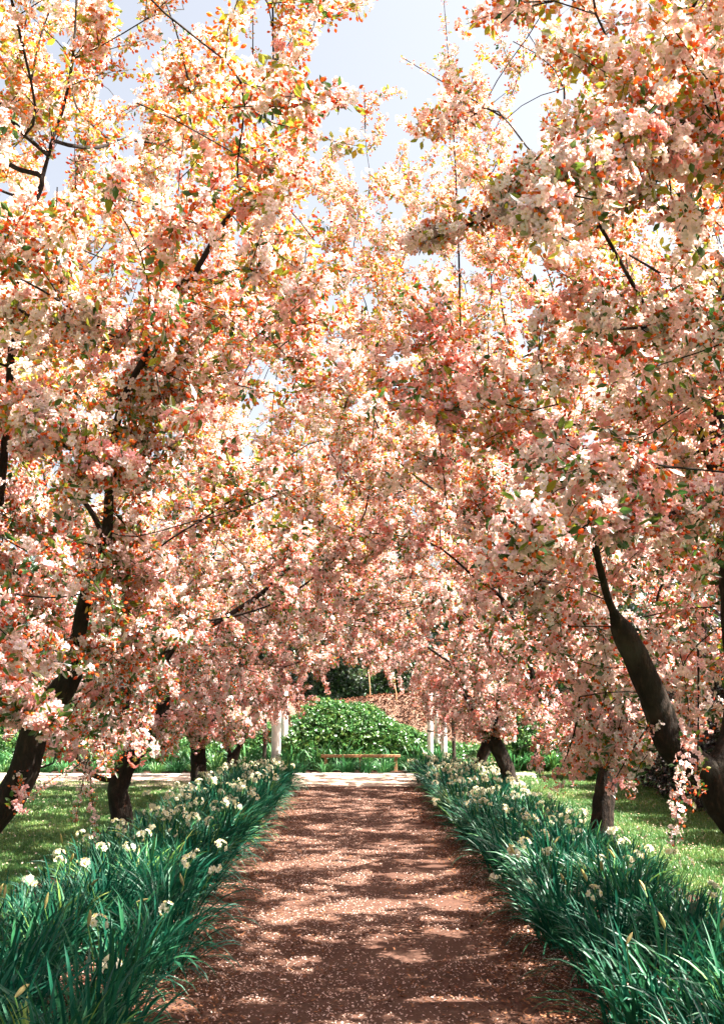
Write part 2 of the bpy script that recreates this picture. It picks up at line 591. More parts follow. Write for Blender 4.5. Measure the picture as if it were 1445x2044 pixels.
# ------------------------------------------------------------------ tree growth
def tube(chain, radii, sides, V, Fc, bark=0.0, rng=None, cap=True):
    n = len(chain)
    P = np.asarray(chain, float)
    T = np.gradient(P, axis=0)
    ref = np.array([0.31, 0.87, 0.13])
    b0 = len(V)
    x = None
    ang = np.arange(sides) * 2 * math.pi / sides
    for i in range(n):
        t = unit(T[i])
        if x is None:
            x = unit(np.cross(t, ref))
        x = unit(x - t * np.dot(x, t))
        y = np.cross(t, x)
        rr = np.full(sides, radii[i])
        if bark and rng is not None:
            rr = rr * (1 + bark * (np.sin(ang * 3 + i * .35) * .5 + rng.uniform(-.6, .6, sides)))
        ring = P[i] + np.outer(np.cos(ang) * rr, x) + np.outer(np.sin(ang) * rr, y)
        V.extend(ring)
    for i in range(n - 1):
        for s in range(sides):
            a, b = b0 + i * sides + s, b0 + i * sides + (s + 1) % sides
            Fc.append((a, b, b + sides, a + sides))
    if cap:
        Fc.append(tuple(b0 + (n - 1) * sides + s for s in range(sides)))


def resample(pts, step):
    P = np.asarray(pts, float)
    # smooth the polyline with a Catmull-Rom curve, then walk it
    out = []
    for i in range(len(P) - 1):
        p0, p1, p2, p3 = P[max(i - 1, 0)], P[i], P[i + 1], P[min(i + 2, len(P) - 1)]
        m = max(2, int(np.linalg.norm(p2 - p1) / step) + 1)
        for q in range(m):
            t = q / m
            out.append(.5 * ((2 * p1) + (-p0 + p2) * t + (2 * p0 - 5 * p1 + 4 * p2 - p3) * t * t + (-p0 + 3 * p1 - 3 * p2 + p3) * t ** 3))
    out.append(P[-1])
    return np.array(out)


def grow(pos, parent, attr, rng, step=.17, infl=1.5, kill=.30, iters=90, trop=0.05):
    pos = [np.asarray(p, float) for p in pos]
    parent = list(parent)
    alive = np.ones(len(attr), bool)
    A = attr
    P = np.array(pos)
    D = np.linalg.norm(A[:, None, :] - P[None], axis=2)
    near, dist = D.argmin(1), D.min(1)
    used = {}
    for it in range(iters):
        act = alive & (dist < infl)
        if not act.any():
            if it < 25 and alive.any():
                infl *= 1.3
                continue
            break
        idx = near[act]
        vec = A[act] - P[idx]
        vec /= (np.linalg.norm(vec, axis=1, keepdims=True) + 1e-9)
        acc = np.zeros_like(P)
        np.add.at(acc, idx, vec)
        new_p, new_par = [], []
        for i in np.unique(idx):
            d = unit(acc[i]) + rng.normal(size=3) * .16 + np.array([0, 0, trop])
            d = unit(d)
            key = (int(i), tuple(np.round(d * 2.2).astype(int)))
            if key in used:
                continue
            used[key] = 1
            new_p.append(P[i] + d * step)
            new_par.append(int(i))
        if not new_p:
            break
        base = len(P)
        NP = np.array(new_p)
        P = np.vstack([P, NP])
        parent += new_par
        d2 = np.linalg.norm(A[:, None, :] - NP[None], axis=2)
        j = d2.argmin(1)
        m = d2[np.arange(len(A)), j]
        upd = m < dist
        near[upd] = base + j[upd]
        dist[upd] = m[upd]
        alive &= dist > kill
    return P, parent


TREE_GROUP = 'crab apple trees in blossom along the path'


def apple_tree(label, base, seeds, centre, radii, seed, trunk_r=.12, n_attr=520, n_clusters=5600, singles=0,
               keep=None, whips=(), hangs=(), bud_bias=0.0, caps=None, boughs=(), open_top=.6):
    """Trunk and main limbs from given polylines, the crown grown into an uneven volume, blossoms along the shoots."""
    rng = np.random.default_rng(seed)
    base = np.array(base, float)
    root = empty('crab_apple_tree', base)
    tag(root, label, 'tree', TREE_GROUP)
    pos, par = [], []
    cap_r = []
    for k_, line in enumerate(seeds):
        pts = resample(line, .15)
        c0, c1 = caps[k_] if caps else (9, 9)
        cc = list(np.linspace(c0, c1, len(pts)))
        cap_r += cc if k_ == 0 else cc[1:]
        if k_ == 0:
            prev = -1
            for p in pts:
                pos.append(p)
                par.append(prev)
                prev = len(pos) - 1
        else:
            d = np.linalg.norm(np.array(pos) - pts[0], axis=1)
            prev = int(d.argmin())
            for p in pts[1:]:
                pos.append(p)
                par.append(prev)
                prev = len(pos) - 1
    n_seed = len(pos)
    C, R = np.array(centre, float), np.array(radii, float)
    # attraction points in an uneven crown
    att = []
    while len(att) < n_attr:
        v = rng.uniform(-1, 1, (3000, 3))
        ez = np.where(v[:, 2] < 0, 6.0, 2.9)
        r = (np.abs(v[:, 0]) ** 2.3 + np.abs(v[:, 1]) ** 2.3 + np.abs(v[:, 2]) ** ez) ** .45
        p = C + v * R
        ok = (r < 1.0 + .16 * lump(p * 1.2, seed)) & (rng.random(3000) < .25 + .75 * r ** 1.5)
        ok &= lump(p * 1.6, seed + 5) > -.55
        p = p[ok]
        if keep is not None:
            p = p[keep(p)]
        att.extend(p[:n_attr - len(att)])
    att = np.array(att)
    P, par = grow(pos, par, att, rng)
    n = len(P)
    par = np.array(par)
    # radii: pipe model
    rad = np.zeros(n)
    e = 2.35
    acc = np.zeros(n)
    kids = [[] for _ in range(n)]
    for i in range(n - 1, -1, -1):
        if acc[i] == 0:
            acc[i] = .0042 ** e
        rad[i] = acc[i] ** (1 / e)
        if par[i] >= 0:
            acc[par[i]] += acc[i]
            kids[par[i]].append(i)
    q_ = rad / rad[0]
    rad = np.maximum(trunk_r * q_ ** 1.95, .0045 * np.clip(rad / .006, .7, 1.3))
    rad[:n_seed] = np.minimum(rad[:n_seed], cap_r)
    if caps:                                         # the leading limb keeps its full girth
        n0 = len(resample(seeds[0], .15))
        rad[:n0] = np.maximum(rad[:n0], .85 * np.array(cap_r[:n0]))
    for i in range(1, n):
        rad[i] = min(rad[i], rad[par[i]])
    # chains
    chains = []
    stack = [(0, -1)]
    while stack:
        i, p = stack.pop()
        ch = [p] if p >= 0 else []
        while True:
            ch.append(i)
            if not kids[i]:
                break
            ks = sorted(kids[i], key=lambda q: -rad[q])
            for q in ks[1:]:
                stack.append((q, i))
            i = ks[0]
        chains.append(ch)
    # smooth the grown part of each chain
    S = P.copy()
    for _ in range(2):
        for ch in chains:
            if len(ch) > 2:
                c = np.array(ch)
                Q = S[c]
                new = .5 * Q[1:-1] + .25 * (Q[:-2] + Q[2:])
                sel = c[1:-1] >= n_seed
                S[c[1:-1][sel]] = new[sel]
    P = S
    twV, twF = [], []
    first = True
    for ch in chains:
        pts, rr = P[ch] - base, rad[ch].copy()
        if len(ch) > 1 and not first:
            rr[0] = min(rr[0], rr[1] * 1.05)
        if first or rr.max() > .026:
            # thick part of the chain is a limb of its own; its thin end goes with the twigs
            cut = len(ch)
            for q in range(len(ch)):
                if rr[q] < .012:
                    cut = q
                    break
            cut = max(cut, 2)
            lp, lr = pts[:cut], rr[:cut].copy()
            if first:
                flare = np.clip(1 - (lp[:, 2]) / .35, 0, 1)
                lr = lr * (1 + .45 * flare ** 2)
            f = resample(lp, .07)
            fr = np.interp(np.linspace(0, 1, len(f)), np.linspace(0, 1, len(lr)), lr)
            V, Fc = [], []
            tube(f, fr, 14 if fr.max() > .06 else 8, V, Fc, .10, rng)
            obj('trunk' if first else 'limb', mesh_np('limb', V, Fc, M['bark'], smooth=True), root)
            if cut < len(ch):
                tube(pts[cut - 1:], rr[cut - 1:], 5, twV, twF)
            first = False
        elif len(ch) > 1:
            tube(pts, rr, 5 if rr.max() > .008 else 4, twV, twF, cap=False)
    # shoots with blossoms
    thin = np.where((rad < .045) & (P[:, 2] > base[2] + 1.15))[0]
    bp, bd = [], []                               # cluster place and facing
    shoots = []
    tries = 0
    want = n_clusters
    while len(bp) < want and tries < 40:
        tries += 1
        rng.shuffle(thin)
        for i in thin:
            if len(bp) >= want:
                break
            p = P[i]
            out = unit((p - C) / R)
            d = unit(rand_unit(rng) * .9 + out * .7 + np.array([0, 0, .45 if p[2] > 2.6 else -.15]))
            L = rng.uniform(.2, .58)
            m = 4
            pts = [p]
            dd = d
            for q in range(m):
                dd = unit(dd + rng.normal(size=3) * .14 + np.array([0, 0, .05 if p[2] > 2.6 else -.10]))
                pts.append(pts[-1] + dd * L / m)
            pts = np.array(pts)
            if (lump(pts[-1] * 1.9, seed + 9) < -.2 or lump(pts[2] * 6.3, seed + 4) < .13) and rng.random() < .93:
                continue
            if keep is not None and not keep(pts[-1:])[0]:
                continue
            if rng.random() < open_top * min(1, max(0, (p[2] - 3.2) / 2.0)):      # the top is more open than the skirts
                continue
            shoots.append(pts)
            k_ = max(2, int(L / .046))
            for q in range(k_):
                t = (q + rng.uniform(.2, 1)) / k_ * m
                i0 = min(int(t), m - 1)
                c = pts[i0] + (pts[i0 + 1] - pts[i0]) * (t - i0)
                bp.append(c + rand_unit(rng) * rng.uniform(0, .03))
                bd.append(unit(rand_unit(rng) + out * .5 + np.array([0, 0, .35])))
    var_over = [None] * len(bp)
    scl = list(rng.uniform(.85, 1.25, len(bp)))
    # long upright whips and hanging sprays, sparsely set with buds and flowers
    for (p0, p1, bow) in list(whips) + list(hangs):
        hang = p1[2] < p0[2]
        p0, p1 = np.array(p0, float), np.array(p1, float)
        p0 = P[np.linalg.norm(P - p0, axis=1).argmin()]
        L = np.linalg.norm(p1 - p0)
        side = rand_unit(rng) * bow
        pts = np.array([p0 + (p1 - p0) * t + side * math.sin(t * 3.14) for t in np.linspace(0, 1, 9)])
        tube(pts - base, np.linspace(.007, .002, 9), 5, twV, twF)
        m = int(L / (.045 if hang else .05))
        for q in range(m):
            t = (q + rng.random()) / m
            c = p0 + (p1 - p0) * t + side * math.sin(t * 3.14)
            bp.append(c + rand_unit(rng) * .022)
            bd.append(rand_unit(rng))
            var_over.append(int(rng.choice(FULL if hang and rng.random() < .75 else BUDDY)))
            scl.append(rng.uniform(.6, .9) if hang else rng.uniform(.45, .72) * (1 - .35 * t))
    for line, width, count in boughs:                # heavy flowering boughs reaching out of the crown
        bl = resample(line, .06)
        tube(bl - base, np.linspace(.013, .004, len(bl)), 6, twV, twF)
        for q in range(count // 4):
            t = rng.random() ** .8
            a = bl[int(t * (len(bl) - 1))]
            e_ = a + rand_unit(rng) * width * rng.uniform(.35, 1.0) * (1 - .45 * t) + np.array([0, 0, .02])
            mid = (a + e_) / 2 + rand_unit(rng) * .02
            tube(np.array([a, mid, e_]) - base, [.0035, .0028, .0018], 4, twV, twF, cap=False)
            for w_ in range(4):
                f_ = rng.uniform(.35, 1.0)
                bp.append(a + (e_ - a) * f_ + rand_unit(rng) * .03)
                bd.append(unit(rand_unit(rng) + (e_ - a) / width))
                var_over.append(int(rng.choice(FULL)) if rng.random() < .72 else int(rng.choice(BUDDY + LEAFY)))
                scl.append(rng.uniform(.85, 1.1))
    for pts in shoots:
        tube(pts - base, np.linspace(.0038, .0015, len(pts)), 3, twV, twF, cap=False)
    obj('twigs', mesh_np('twigs', twV, twF, M['bark'], smooth=True), root, kind='stuff')
    bp, bd, scl = np.array(bp), np.array(bd), np.array(scl)
    # which form: buds and leaves gather in patches, more of them high up
    patch = lump(bp * 1.5, seed + 3)
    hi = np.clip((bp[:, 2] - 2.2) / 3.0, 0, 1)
    pb = np.clip(.11 + .26 * hi + .34 * np.clip(patch, 0, 1) + bud_bias, .03, .8)
    pl = .10 + .18 * (1 - hi)
    u = rng.random(len(bp))
    var = np.where(u < pb, rng.choice(BUDDY, len(bp)), np.where(u < pb + pl, rng.choice(LEAFY, len(bp)), rng.choice(FULL, len(bp))))
    for i, v in enumerate(var_over):
        if v is not None:
            var[i] = v
    young = rng.random(len(bp)) < np.clip((bp[:, 2] - 2.3 + .7 * lump(bp * 1.1, seed + 7)) / 2.2, .04, .92)  # higher clusters take the copies with sun glow in their colours
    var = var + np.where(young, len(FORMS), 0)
    rot = np.empty((len(bp), 3))
    sp = rng.uniform(0, 6.283, len(bp))
    for i in range(len(bp)):
        q = Vector(bd[i]).to_track_quat('Z', 'Y').to_matrix() @ Matrix.Rotation(sp[i], 3, 'Z')
        rot[i] = q.to_euler()
    mask = np.ones(len(bp), bool)
    if singles:
        dist = np.linalg.norm(bp - np.array(CAM), axis=1)
        order = [i for i in np.argsort(dist) if in_view(*bp[i], margin=0)]
        for i in order[:singles]:
            o = bpy.data.objects.new('blossom_cluster', BLOSSOM[int(var[i])])
            o.location = bp[i] - base
            o.rotation_euler = rot[i]
            o.scale = (scl[i],) * 3
            link(o, root)
            mask[i] = False
    scatter('blossom_crown', bp[mask] - base, rot[mask], scl[mask], var[mask], BPROTO, root)
    return root


def default_seeds(base, seed, lean=(0, 0), fork=1.1, limbs=5, up=1.3):
    rng = np.random.default_rng(seed + 100)
    b = np.array(base, float)
    f = b + np.array([lean[0], lean[1], fork])
    out = [[b, b + np.array([lean[0] * .35, lean[1] * .35, fork * .5]), f]]
    a0 = rng.uniform(0, 6.28)
    for i in range(limbs):
        a = a0 + i * 6.283 / limbs + rng.uniform(-.3, .3)
        r = rng.uniform(.5, .95)
        z = rng.uniform(.8, 1.25) * up
        st = b + (f - b) * rng.uniform(.82, 1.0)
        q = st + np.array([math.cos(a) * r * .5, math.sin(a) * r * .5, z * .38])
        out.append([st, q, st + np.array([math.cos(a) * r, math.sin(a) * r, z])])
    return out


def arch(inner=1.15, clear=2.15, low=1.0, bare=None):
    """The crowns leave the path free below head height and hang lower away from it."""
    def f(p):
        ax = np.abs(p[:, 0])
        floor = np.where(ax < inner, clear, clear - (clear - low) * np.clip((ax - inner) / .6, 0, 1))
        floor = np.where(ax > 2.3, low + .25 * np.sin(p[:, 1] * 1.9), floor)
        ok = p[:, 2] > floor
        floor = floor + .18 * lump(p * 2.0, 4.0)
        ok = p[:, 2] > floor
        ok &= np.linalg.norm(p - np.array(CAM), axis=1) > 2.1
        ok &= p[:, 0] < 2.75 + .5 * p[:, 2]
        if bare:                                     # the skirt is lifted clear of the low limbs on this side
            ok &= (p[:, 2] > bare[1] + .12 * lump(p * 2.3, 8.0)) | (p[:, 1] > bare[0])
        return ok
    return f


# ------------------------------------------------------------------ the ground
def sheet(name, x0, x1, y0, y1, z, mat, nx=1, ny=1, rough=0.0, seed=1):
    xs, ys = np.linspace(x0, x1, nx + 1), np.linspace(y0, y1, ny + 1)
    V, Fc = [], []
    for j, y in enumerate(ys):
        for i, x in enumerate(xs):
            dz = rough * (math.sin(x * 3.1 + seed) * math.sin(y * 2.3 + seed * 2) + .6 * math.sin(x * 7.7 + y * 5.1)) if rough else 0
            V.append((x, y, z + dz))
    for j in range(ny):
        for i in range(nx):
            a = j * (nx + 1) + i
            Fc.append((a, a + 1, a + nx + 2, a + nx + 1))
    o = obj(name, mesh_np(name, V, Fc, mat, smooth=True))
    o['kind'] = 'structure'
    return o


PATH_END = 21.0
sheet('ground', -400, 400, -60, 900, -0.03, M['lawn'])
sheet('lawn_left', -16, -2.6, -8, 20.3, 0.0, M['lawn'], 20, 30, .008)
sheet('lawn_right', 2.6, 14, -8, 25, 0.0, M['lawn'], 20, 30, .008)
sheet('path', -1.45, 1.45, -8, 19.0, 0.012, M['path'], 16, 140, .006)
sheet('cross_path', -16, 3.2, 18.95, 21.45, 0.022, M['gravel'], 30, 8, .004)


def bed(name, x0, x1, y0, y1, seed, top=.07):
    """A slightly mounded soil bed with a wavering edge."""
    rng = np.random.default_rng(seed)
    ny, nx = 90, 10
    V, Fc = [], []
    for j in range(ny + 1):
        y = y0 + (y1 - y0) * j / ny
        e0 = x0 + .05 * math.sin(y * 1.7 + seed) + .03 * math.sin(y * 4.3)
        e1 = x1 + .05 * math.sin(y * 1.3 + seed * 2) + .03 * math.sin(y * 3.9)
        if x1 < 0:
            e1 += .2 * min(1, max(0, (9.5 - y) / 5))
        for i in range(nx + 1):
            t = i / nx
            V.append((e0 + (e1 - e0) * t, y, -.02 + (top + .03) * math.sin(math.pi * t) ** .5 + rng.uniform(-.008, .008)))
    for j in range(ny):
        for i in range(nx):
            a = j * (nx + 1) + i
            Fc.append((a, a + 1, a + nx + 2, a + nx + 1))
    o = obj(name, mesh_np(name, V, Fc, M['soil'], smooth=True))
    o['kind'] = 'structure'
    return o


bed('ground_bed_left', -2.85, -1.2, -8, 19.3, 1)
bed('ground_bed_right', 1.2, 2.85, -8, 20.6, 2)
bed('ground_bed_far', -14, 4.2, 21.98, 27.5, 3, .05) if False else sheet('ground_bed_far', -16, 9, 21.9, 30, 0.01, M['soil'], 40, 12, .02)

# kerb of pale stones along the far side of the cross path
kerb = empty('kerb', (0, 21.68, 0))
tag(kerb, kind='structure')
kx = -9.6
i = 0
while kx < 3.2:
    L = random.uniform(.55, .8)
    me = box_mesh('kerb_stone', -L / 2 + .006, L / 2 - .006, -.22, .22, -.06, .055 + random.uniform(-.006, .006), M['kerb'], .012)
    o = obj('kerb_stone', me, kerb, (kx + L / 2, random.uniform(-.01, .01), 0))
    o.rotation_euler = (0, 0, random.uniform(-.01, .01))
    kx += L

# fallen petals and bark chips on the path and the bed edges
def litter(name, n, mat, smin, smax, edge, aspect, thick, seed, ymax=19.5):
    rng = np.random.default_rng(seed)
    y = 2.6 + (ymax - 2.6) * rng.random(n) ** 1.7
    x = rng.uniform(-1.75, 1.75, n)
    if edge > 0:
        x = np.where(rng.random(n) < edge, np.sign(x) * rng.normal(1.3, .28, n), x)
    pts_ = np.stack([x, y, np.zeros(n)], 1)
    keepm = (np.abs(x) < 2.3) & (lump(pts_ * 1.7, seed) + .5 * lump(pts_ * 5.0, seed) + rng.uniform(-.7, .9, n) > -.1)
    x, y = x[keepm], y[keepm]
    n = len(x)
    z = .020 + np.where(np.abs(x) > 1.2, np.clip((np.abs(x) - 1.2) * .30, 0, .08), 0) + rng.uniform(0, thick, n)
    s = rng.uniform(smin, smax, n)
    a = rng.uniform(0, 6.283, n)
    t = rng.normal(0, .28, (n, 2))
    ux, uy = np.cos(a), np.sin(a)
    V = np.zeros((n, 4, 3))
    for q, (cx, cy2) in enumerate(((-1, -1), (1, -.7), (1, .7), (-1, 1))):
        lx, ly = cx * s / 2, cy2 * s / 2 * aspect
        V[:, q, 0] = x + ux * lx - uy * ly
        V[:, q, 1] = y + uy * lx + ux * ly
        V[:, q, 2] = z + lx * t[:, 0] + ly * t[:, 1] + rng.uniform(0, .002, n)
    o = obj(name, quads_np(name, V, mat), kind='stuff')
    return o


tag(litter('fallen_petals', 120000, M['fallen'], .007, .0145, .35, .62, .003, 31), 'pale pink petals strewn over the brown path', 'petals')
tag(litter('bark_chips', 100000, M['chip'], .008, .032, .6, .45, .004, 32), 'small brown bark chips scattered over the path', 'bark chips')


# ------------------------------------------------------------------ daffodil clumps
def leaf_ribbon(L, w, a0, cv, twist=0.0, seg=7, fold=.25):
    """Strap leaf leaning towards +X. Returns verts, faces."""
    V, Fc = [], []
    p = np.zeros(3)
    for i in range(seg + 1):
        t = i / seg
        a = a0 + cv * t ** 2.2
        if i:
            p = p + np.array([math.sin(a), 0, math.cos(a)]) * L / seg
        ww = w * (0.75 + .5 * t if t < .5 else 1.0) * (1 - max(0, (t - .72) / .28) ** 1.8) + .0006
        th = twist * t
        sd = np.array([-math.sin(th) * math.cos(a), math.cos(th), math.sin(th) * math.sin(a)])
        nrm = np.array([math.cos(a), 0, -math.sin(a)])
        V += [p - sd * ww / 2, p - nrm * ww * fold * -.5, p + sd * ww / 2]
    for i in range(seg):
        b = i * 3
        Fc += [(b, b + 1, b + 4, b + 3), (b + 1, b + 2, b + 5, b + 4)]
    return np.array(V), Fc


LEAFV = []
rr = np.random.default_rng(5)
for i in range(16):
    a0 = [.05, .10, .16, .22, .28, .34, .42, .5, .12, .2, .3, .38, .6, .75, .95, 1.1][i]
    LEAFV.append(leaf_ribbon(rr.uniform(.34, .50), rr.uniform(.0085, .0135), a0, rr.uniform(.2, .8) + a0 * .9, rr.uniform(-.8, .8)))
LEAFM = [mesh_np('strap_leaf', v, f, M['strap'], smooth=True) for v, f in LEAFV]


def leaf_places(n, rng, rad, lean=(0, 0)):
    out = []
    for i in range(n):
        r = rad * math.sqrt(rng.random())
        a = rng.uniform(0, 6.283)
        rz = a + rng.normal(0, .5)
        v = int(rng.integers(0, 14))
        if lean != (0, 0) and rng.random() < .45:
            rz = math.atan2(lean[1], lean[0]) + rng.normal(0, .7)
            if abs(lean[0]) > .8:
                v = int(rng.choice([6, 7, 10, 11, 12, 13, 14, 15]))
        out.append((r * math.cos(a), r * math.sin(a), rz, v, rng.uniform(.8, 1.2), rng.normal(0, .07), rng.normal(0, .07)))
    return out


def clump_mesh(name, n, rad, seed, mat, lean=(0, 0), scale=1.0, wide=1.0):
    rng = np.random.default_rng(seed)
    V, Fc = [], []
    for (x, y, rz, v, s, tx, ty) in leaf_places(n, rng, rad, lean):
        m = np.array(Euler((tx, ty, rz)).to_matrix()) * s * scale
        lv = LEAFV[v][0].copy()
        lv[:, 1] *= wide
        W = lv @ m.T + np.array([x, y, 0])
        b = len(V)
        V.extend(W)
        Fc += [tuple(b + q for q in f) for f in LEAFV[v][1]]
    return mesh_np(name, V, Fc, mat, smooth=True)


CLUMPS = {}
for side in (-1, 1):
    for row in range(3):
        lean = ((-side * 1.0, -.1), (-side * .5, 0), (side * .5, 0))[row]
        CLUMPS[side, row] = [clump_mesh('daffodil_leaves', 130, .17, 40 + side * 10 + row * 3 + v, M['strap'], lean) for v in range(3)]


def narcissus_head(seed, n=7):
    rng = np.random.default_rng(seed)
    V, Fc, mi = [], [], []
    for i in range(n):
        d = rand_unit(rng)
        d[2] = abs(d[2]) * .8
        d = unit(d)
        c = d * .034
        B = basis(unit(d + .2 * rand_unit(rng)), rng)
        L = rng.uniform(.016, .021)
        for p in range(6):
            a = p * 1.0472 + rng.uniform(-.1, .1)
            e = rng.uniform(-.05, .3)
            u = np.array([math.cos(a) * math.cos(e), math.sin(a) * math.cos(e), math.sin(e)])
            t = np.array([-math.sin(a), math.cos(a), 0])
            w = L * .36
            b = len(V)
            V += [c + B @ q for q in (u * .001, u * L * .55 - t * w, u * L, u * L * .55 + t * w)]
            Fc.append((b, b + 1, b + 2, b + 3))
            mi.append(0)
        b = len(V)
        for q in range(6):
            V.append(c + B @ np.array([math.cos(q * 1.047) * .004, math.sin(q * 1.047) * .004, .001]))
        for q in range(6):
            V.append(c + B @ np.array([math.cos(q * 1.047) * .0062, math.sin(q * 1.047) * .0062, .0075]))
        for q in range(6):
            Fc.append((b + q, b + (q + 1) % 6, b + 6 + (q + 1) % 6, b + 6 + q))
            mi.append(1)
        b = len(V)                                 # pedicel
        st = B[:, 0] * .0015
        V += [np.array([0, 0, -.012]) - st, np.array([0, 0, -.012]) + st, c + st, c - st]
        Fc.append((b, b + 1, b + 2, b + 3))
        mi.append(2)
    return mesh_np('flower_head', V, Fc, [M['daff'], M['cup'], M['stalk']], mi)


HEADS = [narcissus_head(60 + i, 6 + i % 3) for i in range(5)]


def bud_head():
    V, Fc = [], []
    tube(np.array([(0, 0, 0), (0, 0, .012), (.002, 0, .03), (.006, 0, .055), (.012, 0, .07)]), [.003, .006, .009, .006, .001], 6, V, Fc)
    return mesh_np('bud_sheath', V, Fc, M['sheath'], smooth=True)


BUDH = bud_head()


def stalk_mesh(h, bx, by):
    V, Fc = [], []
    pts = np.array([(bx * t * t, by * t * t, h * t) for t in np.linspace(0, 1, 6)])
    tube(pts, np.linspace(.0042, .0032, 6), 5, V, Fc)
    return mesh_np('flower_stalk', V, Fc, M['stalk'], smooth=True), pts[-1]


clumps = []          # (x, y, root, side)
TREES = {'L1': (-2.55, 5.5), 'R1': (2.55, 5.5), 'L2': (-2.50, 10.6), 'R2': (2.52, 10.8), 'L3': (-2.5, 16.3), 'R3': (2.45, 16.0), 'L4': (-2.45, 20.2), 'R4': (2.3, 19.9)}
flower_spots = {}
near_px = [(195, 1845), (335, 1815), (222, 1928), (345, 1662), (390, 1705), (168, 1728), (430, 1735), (440, 1690), (258, 1695), (290, 1668),
           (1185, 1785), (1055, 1770), (1085, 1665), (1150, 1660), (1025, 1702), (988, 1755), (1245, 1685), (1370, 1725), (1420, 1775), (450, 1600), (505, 1575),
           (975, 1580), (1010, 1620), (1060, 1640), (1340, 1700), (380, 1640), (330, 1640), (60, 1760)]
spec_heads = []
for (px, py) in near_px:
    p = on_plane(px, py, .46 if px not in (1055, 988, 222) else .28)
    spec_heads.append(p)

rngc = np.random.default_rng(99)
rows_x = (1.42, 1.80, 2.18)
NEAR_TXT = {-1: ((8.0, 'below the leaning limbs'), (13.4, 'by the low-forking trunk'), (18.2, 'by the upright trunk'), (99, 'by the V-split trunk')),
            1: ((8.0, 'below the thick bent limb'), (13.4, 'by the stout straight trunk'), (18.0, 'by the path-leaning trunk'), (99, 'by the short crooked trunk'))}
row_txt = ('at path edge', 'mid bed', 'at lawn edge')
for side in (-1, 1):
    y = 2.4
    j = 0
    yend = 19.4 if side < 0 else 20.3
    while y < yend:
        for row in range(3):
            x = side * (rows_x[row] + rngc.uniform(-.12, .12))
            yy = y + rngc.uniform(-.14, .14) + (.21 if row == 1 else 0)
            if side < 0:                               # this bed swells towards the path at its near end
                x += .24 * min(1, max(0, (9.5 - yy) / 5)) * (1 - .3 * row)
            if not in_view(x, yy, .35, margin=.35):
                continue
            if any(abs(x - tx) < .22 and abs(yy - ty) < .22 for tx, ty in TREES.values()):
                continue
            clumps.append([x, yy, side, row])
        y += .43
        j += 1

by_dist = sorted(range(len(clumps)), key=lambda i: clumps[i][1])
near_ids = set([i for i in by_dist if in_view(clumps[i][0], clumps[i][1], .3, 0.02)][:14])
heads_for = {i: [] for i in range(len(clumps))}
for p in spec_heads:
    cand = [(abs(c[0] - p.x) + abs(c[1] - p.y), i) for i, c in enumerate(clumps)]
    d, i = min(cand)
    if d < .6:
        heads_for[i].append((p.x, p.y, p.z, 'head'))
for i, c in enumerate(clumps):
    far = np.clip((c[1] - 7) / 9, 0, 1)
    n = rngc.poisson(.12 + 2.9 * far)
    for q in range(min(n, 4)):
        heads_for[i].append((c[0] + rngc.normal(0, .14), c[1] + rngc.normal(0, .14), rngc.uniform(.38, .54), 'head'))
    if c[1] < 9 and rngc.random() < .4:
        heads_for[i].append((c[0] + rngc.normal(0, .12), c[1] + rngc.normal(0, .12), rngc.uniform(.36, .48), 'bud'))

for i, (x, y, side, row) in enumerate(clumps):
    root = empty('daffodil_clump', (x, y, .045 if row != 1 else .065))
    nh = sum(1 for h in heads_for[i] if h[3] == 'head')
    nb = len(heads_for[i]) - nh
    has = ('without flowers', 'with one cream flower head', 'with two cream flower heads', 'with three cream flower heads', 'with many cream flower heads')[min(nh, 4)] 
    if nb and not nh:
        has = 'with a single tan bud'
    where = next(t for ym, t in NEAR_TXT[side] if y < ym)
    tag(root, 'daffodil clump %s %s %s' % (has, row_txt[row], where), 'daffodils', 'daffodil clumps lining the path')
    sc = rngc.uniform(.92, 1.12) * (1.0, .97, .84)[row]
    root.scale = (1, 1, 1)
    if i in near_ids:
        lean = ((-side * 1.0, -.1), (-side * .5, 0), (side * .5, 0))[row]
        for (lx, ly, rz, v, s, tx, ty) in leaf_places(100, rngc, .17, lean):
            o = bpy.data.objects.new('leaf', LEAFM[v])
            o.location = (lx, ly, 0)
            o.rotation_euler = (tx, ty, rz)
            o.scale = (s * sc, s * sc * 1.1, s * sc)
            link(o, root)
    else:
        o = obj('leaves', CLUMPS[side, row][int(rngc.integers(0, 3))], root, kind='stuff')
        o.rotation_euler = (0, 0, rngc.normal(0, .35))
        o.scale = (sc,) * 3
    for (hx, hy, hz, kd) in heads_for[i]:
        bx, by = (hx - x) * .45, (hy - y) * .45
        h = hz - root.location.z
        me, tip = stalk_mesh(h, (hx - x) - bx, (hy - y) - by)
        st = obj('flower_stalk', me, root, (bx, by, 0))
        hd = obj('flower_head' if kd == 'head' else 'bud', HEADS[int(rngc.integers(0, 5))] if kd == 'head' else BUDH, st, tuple(tip))
        hd.rotation_euler = (rngc.normal(0, .5), rngc.normal(0, .5), rngc.uniform(0, 6.28))
        s = rngc.uniform(1.05, 1.45)
        hd.scale = (s, s, s)

# ------------------------------------------------------------------ the crab apples
A_ = lambda px, py, d: np.array(at(px, py, d))
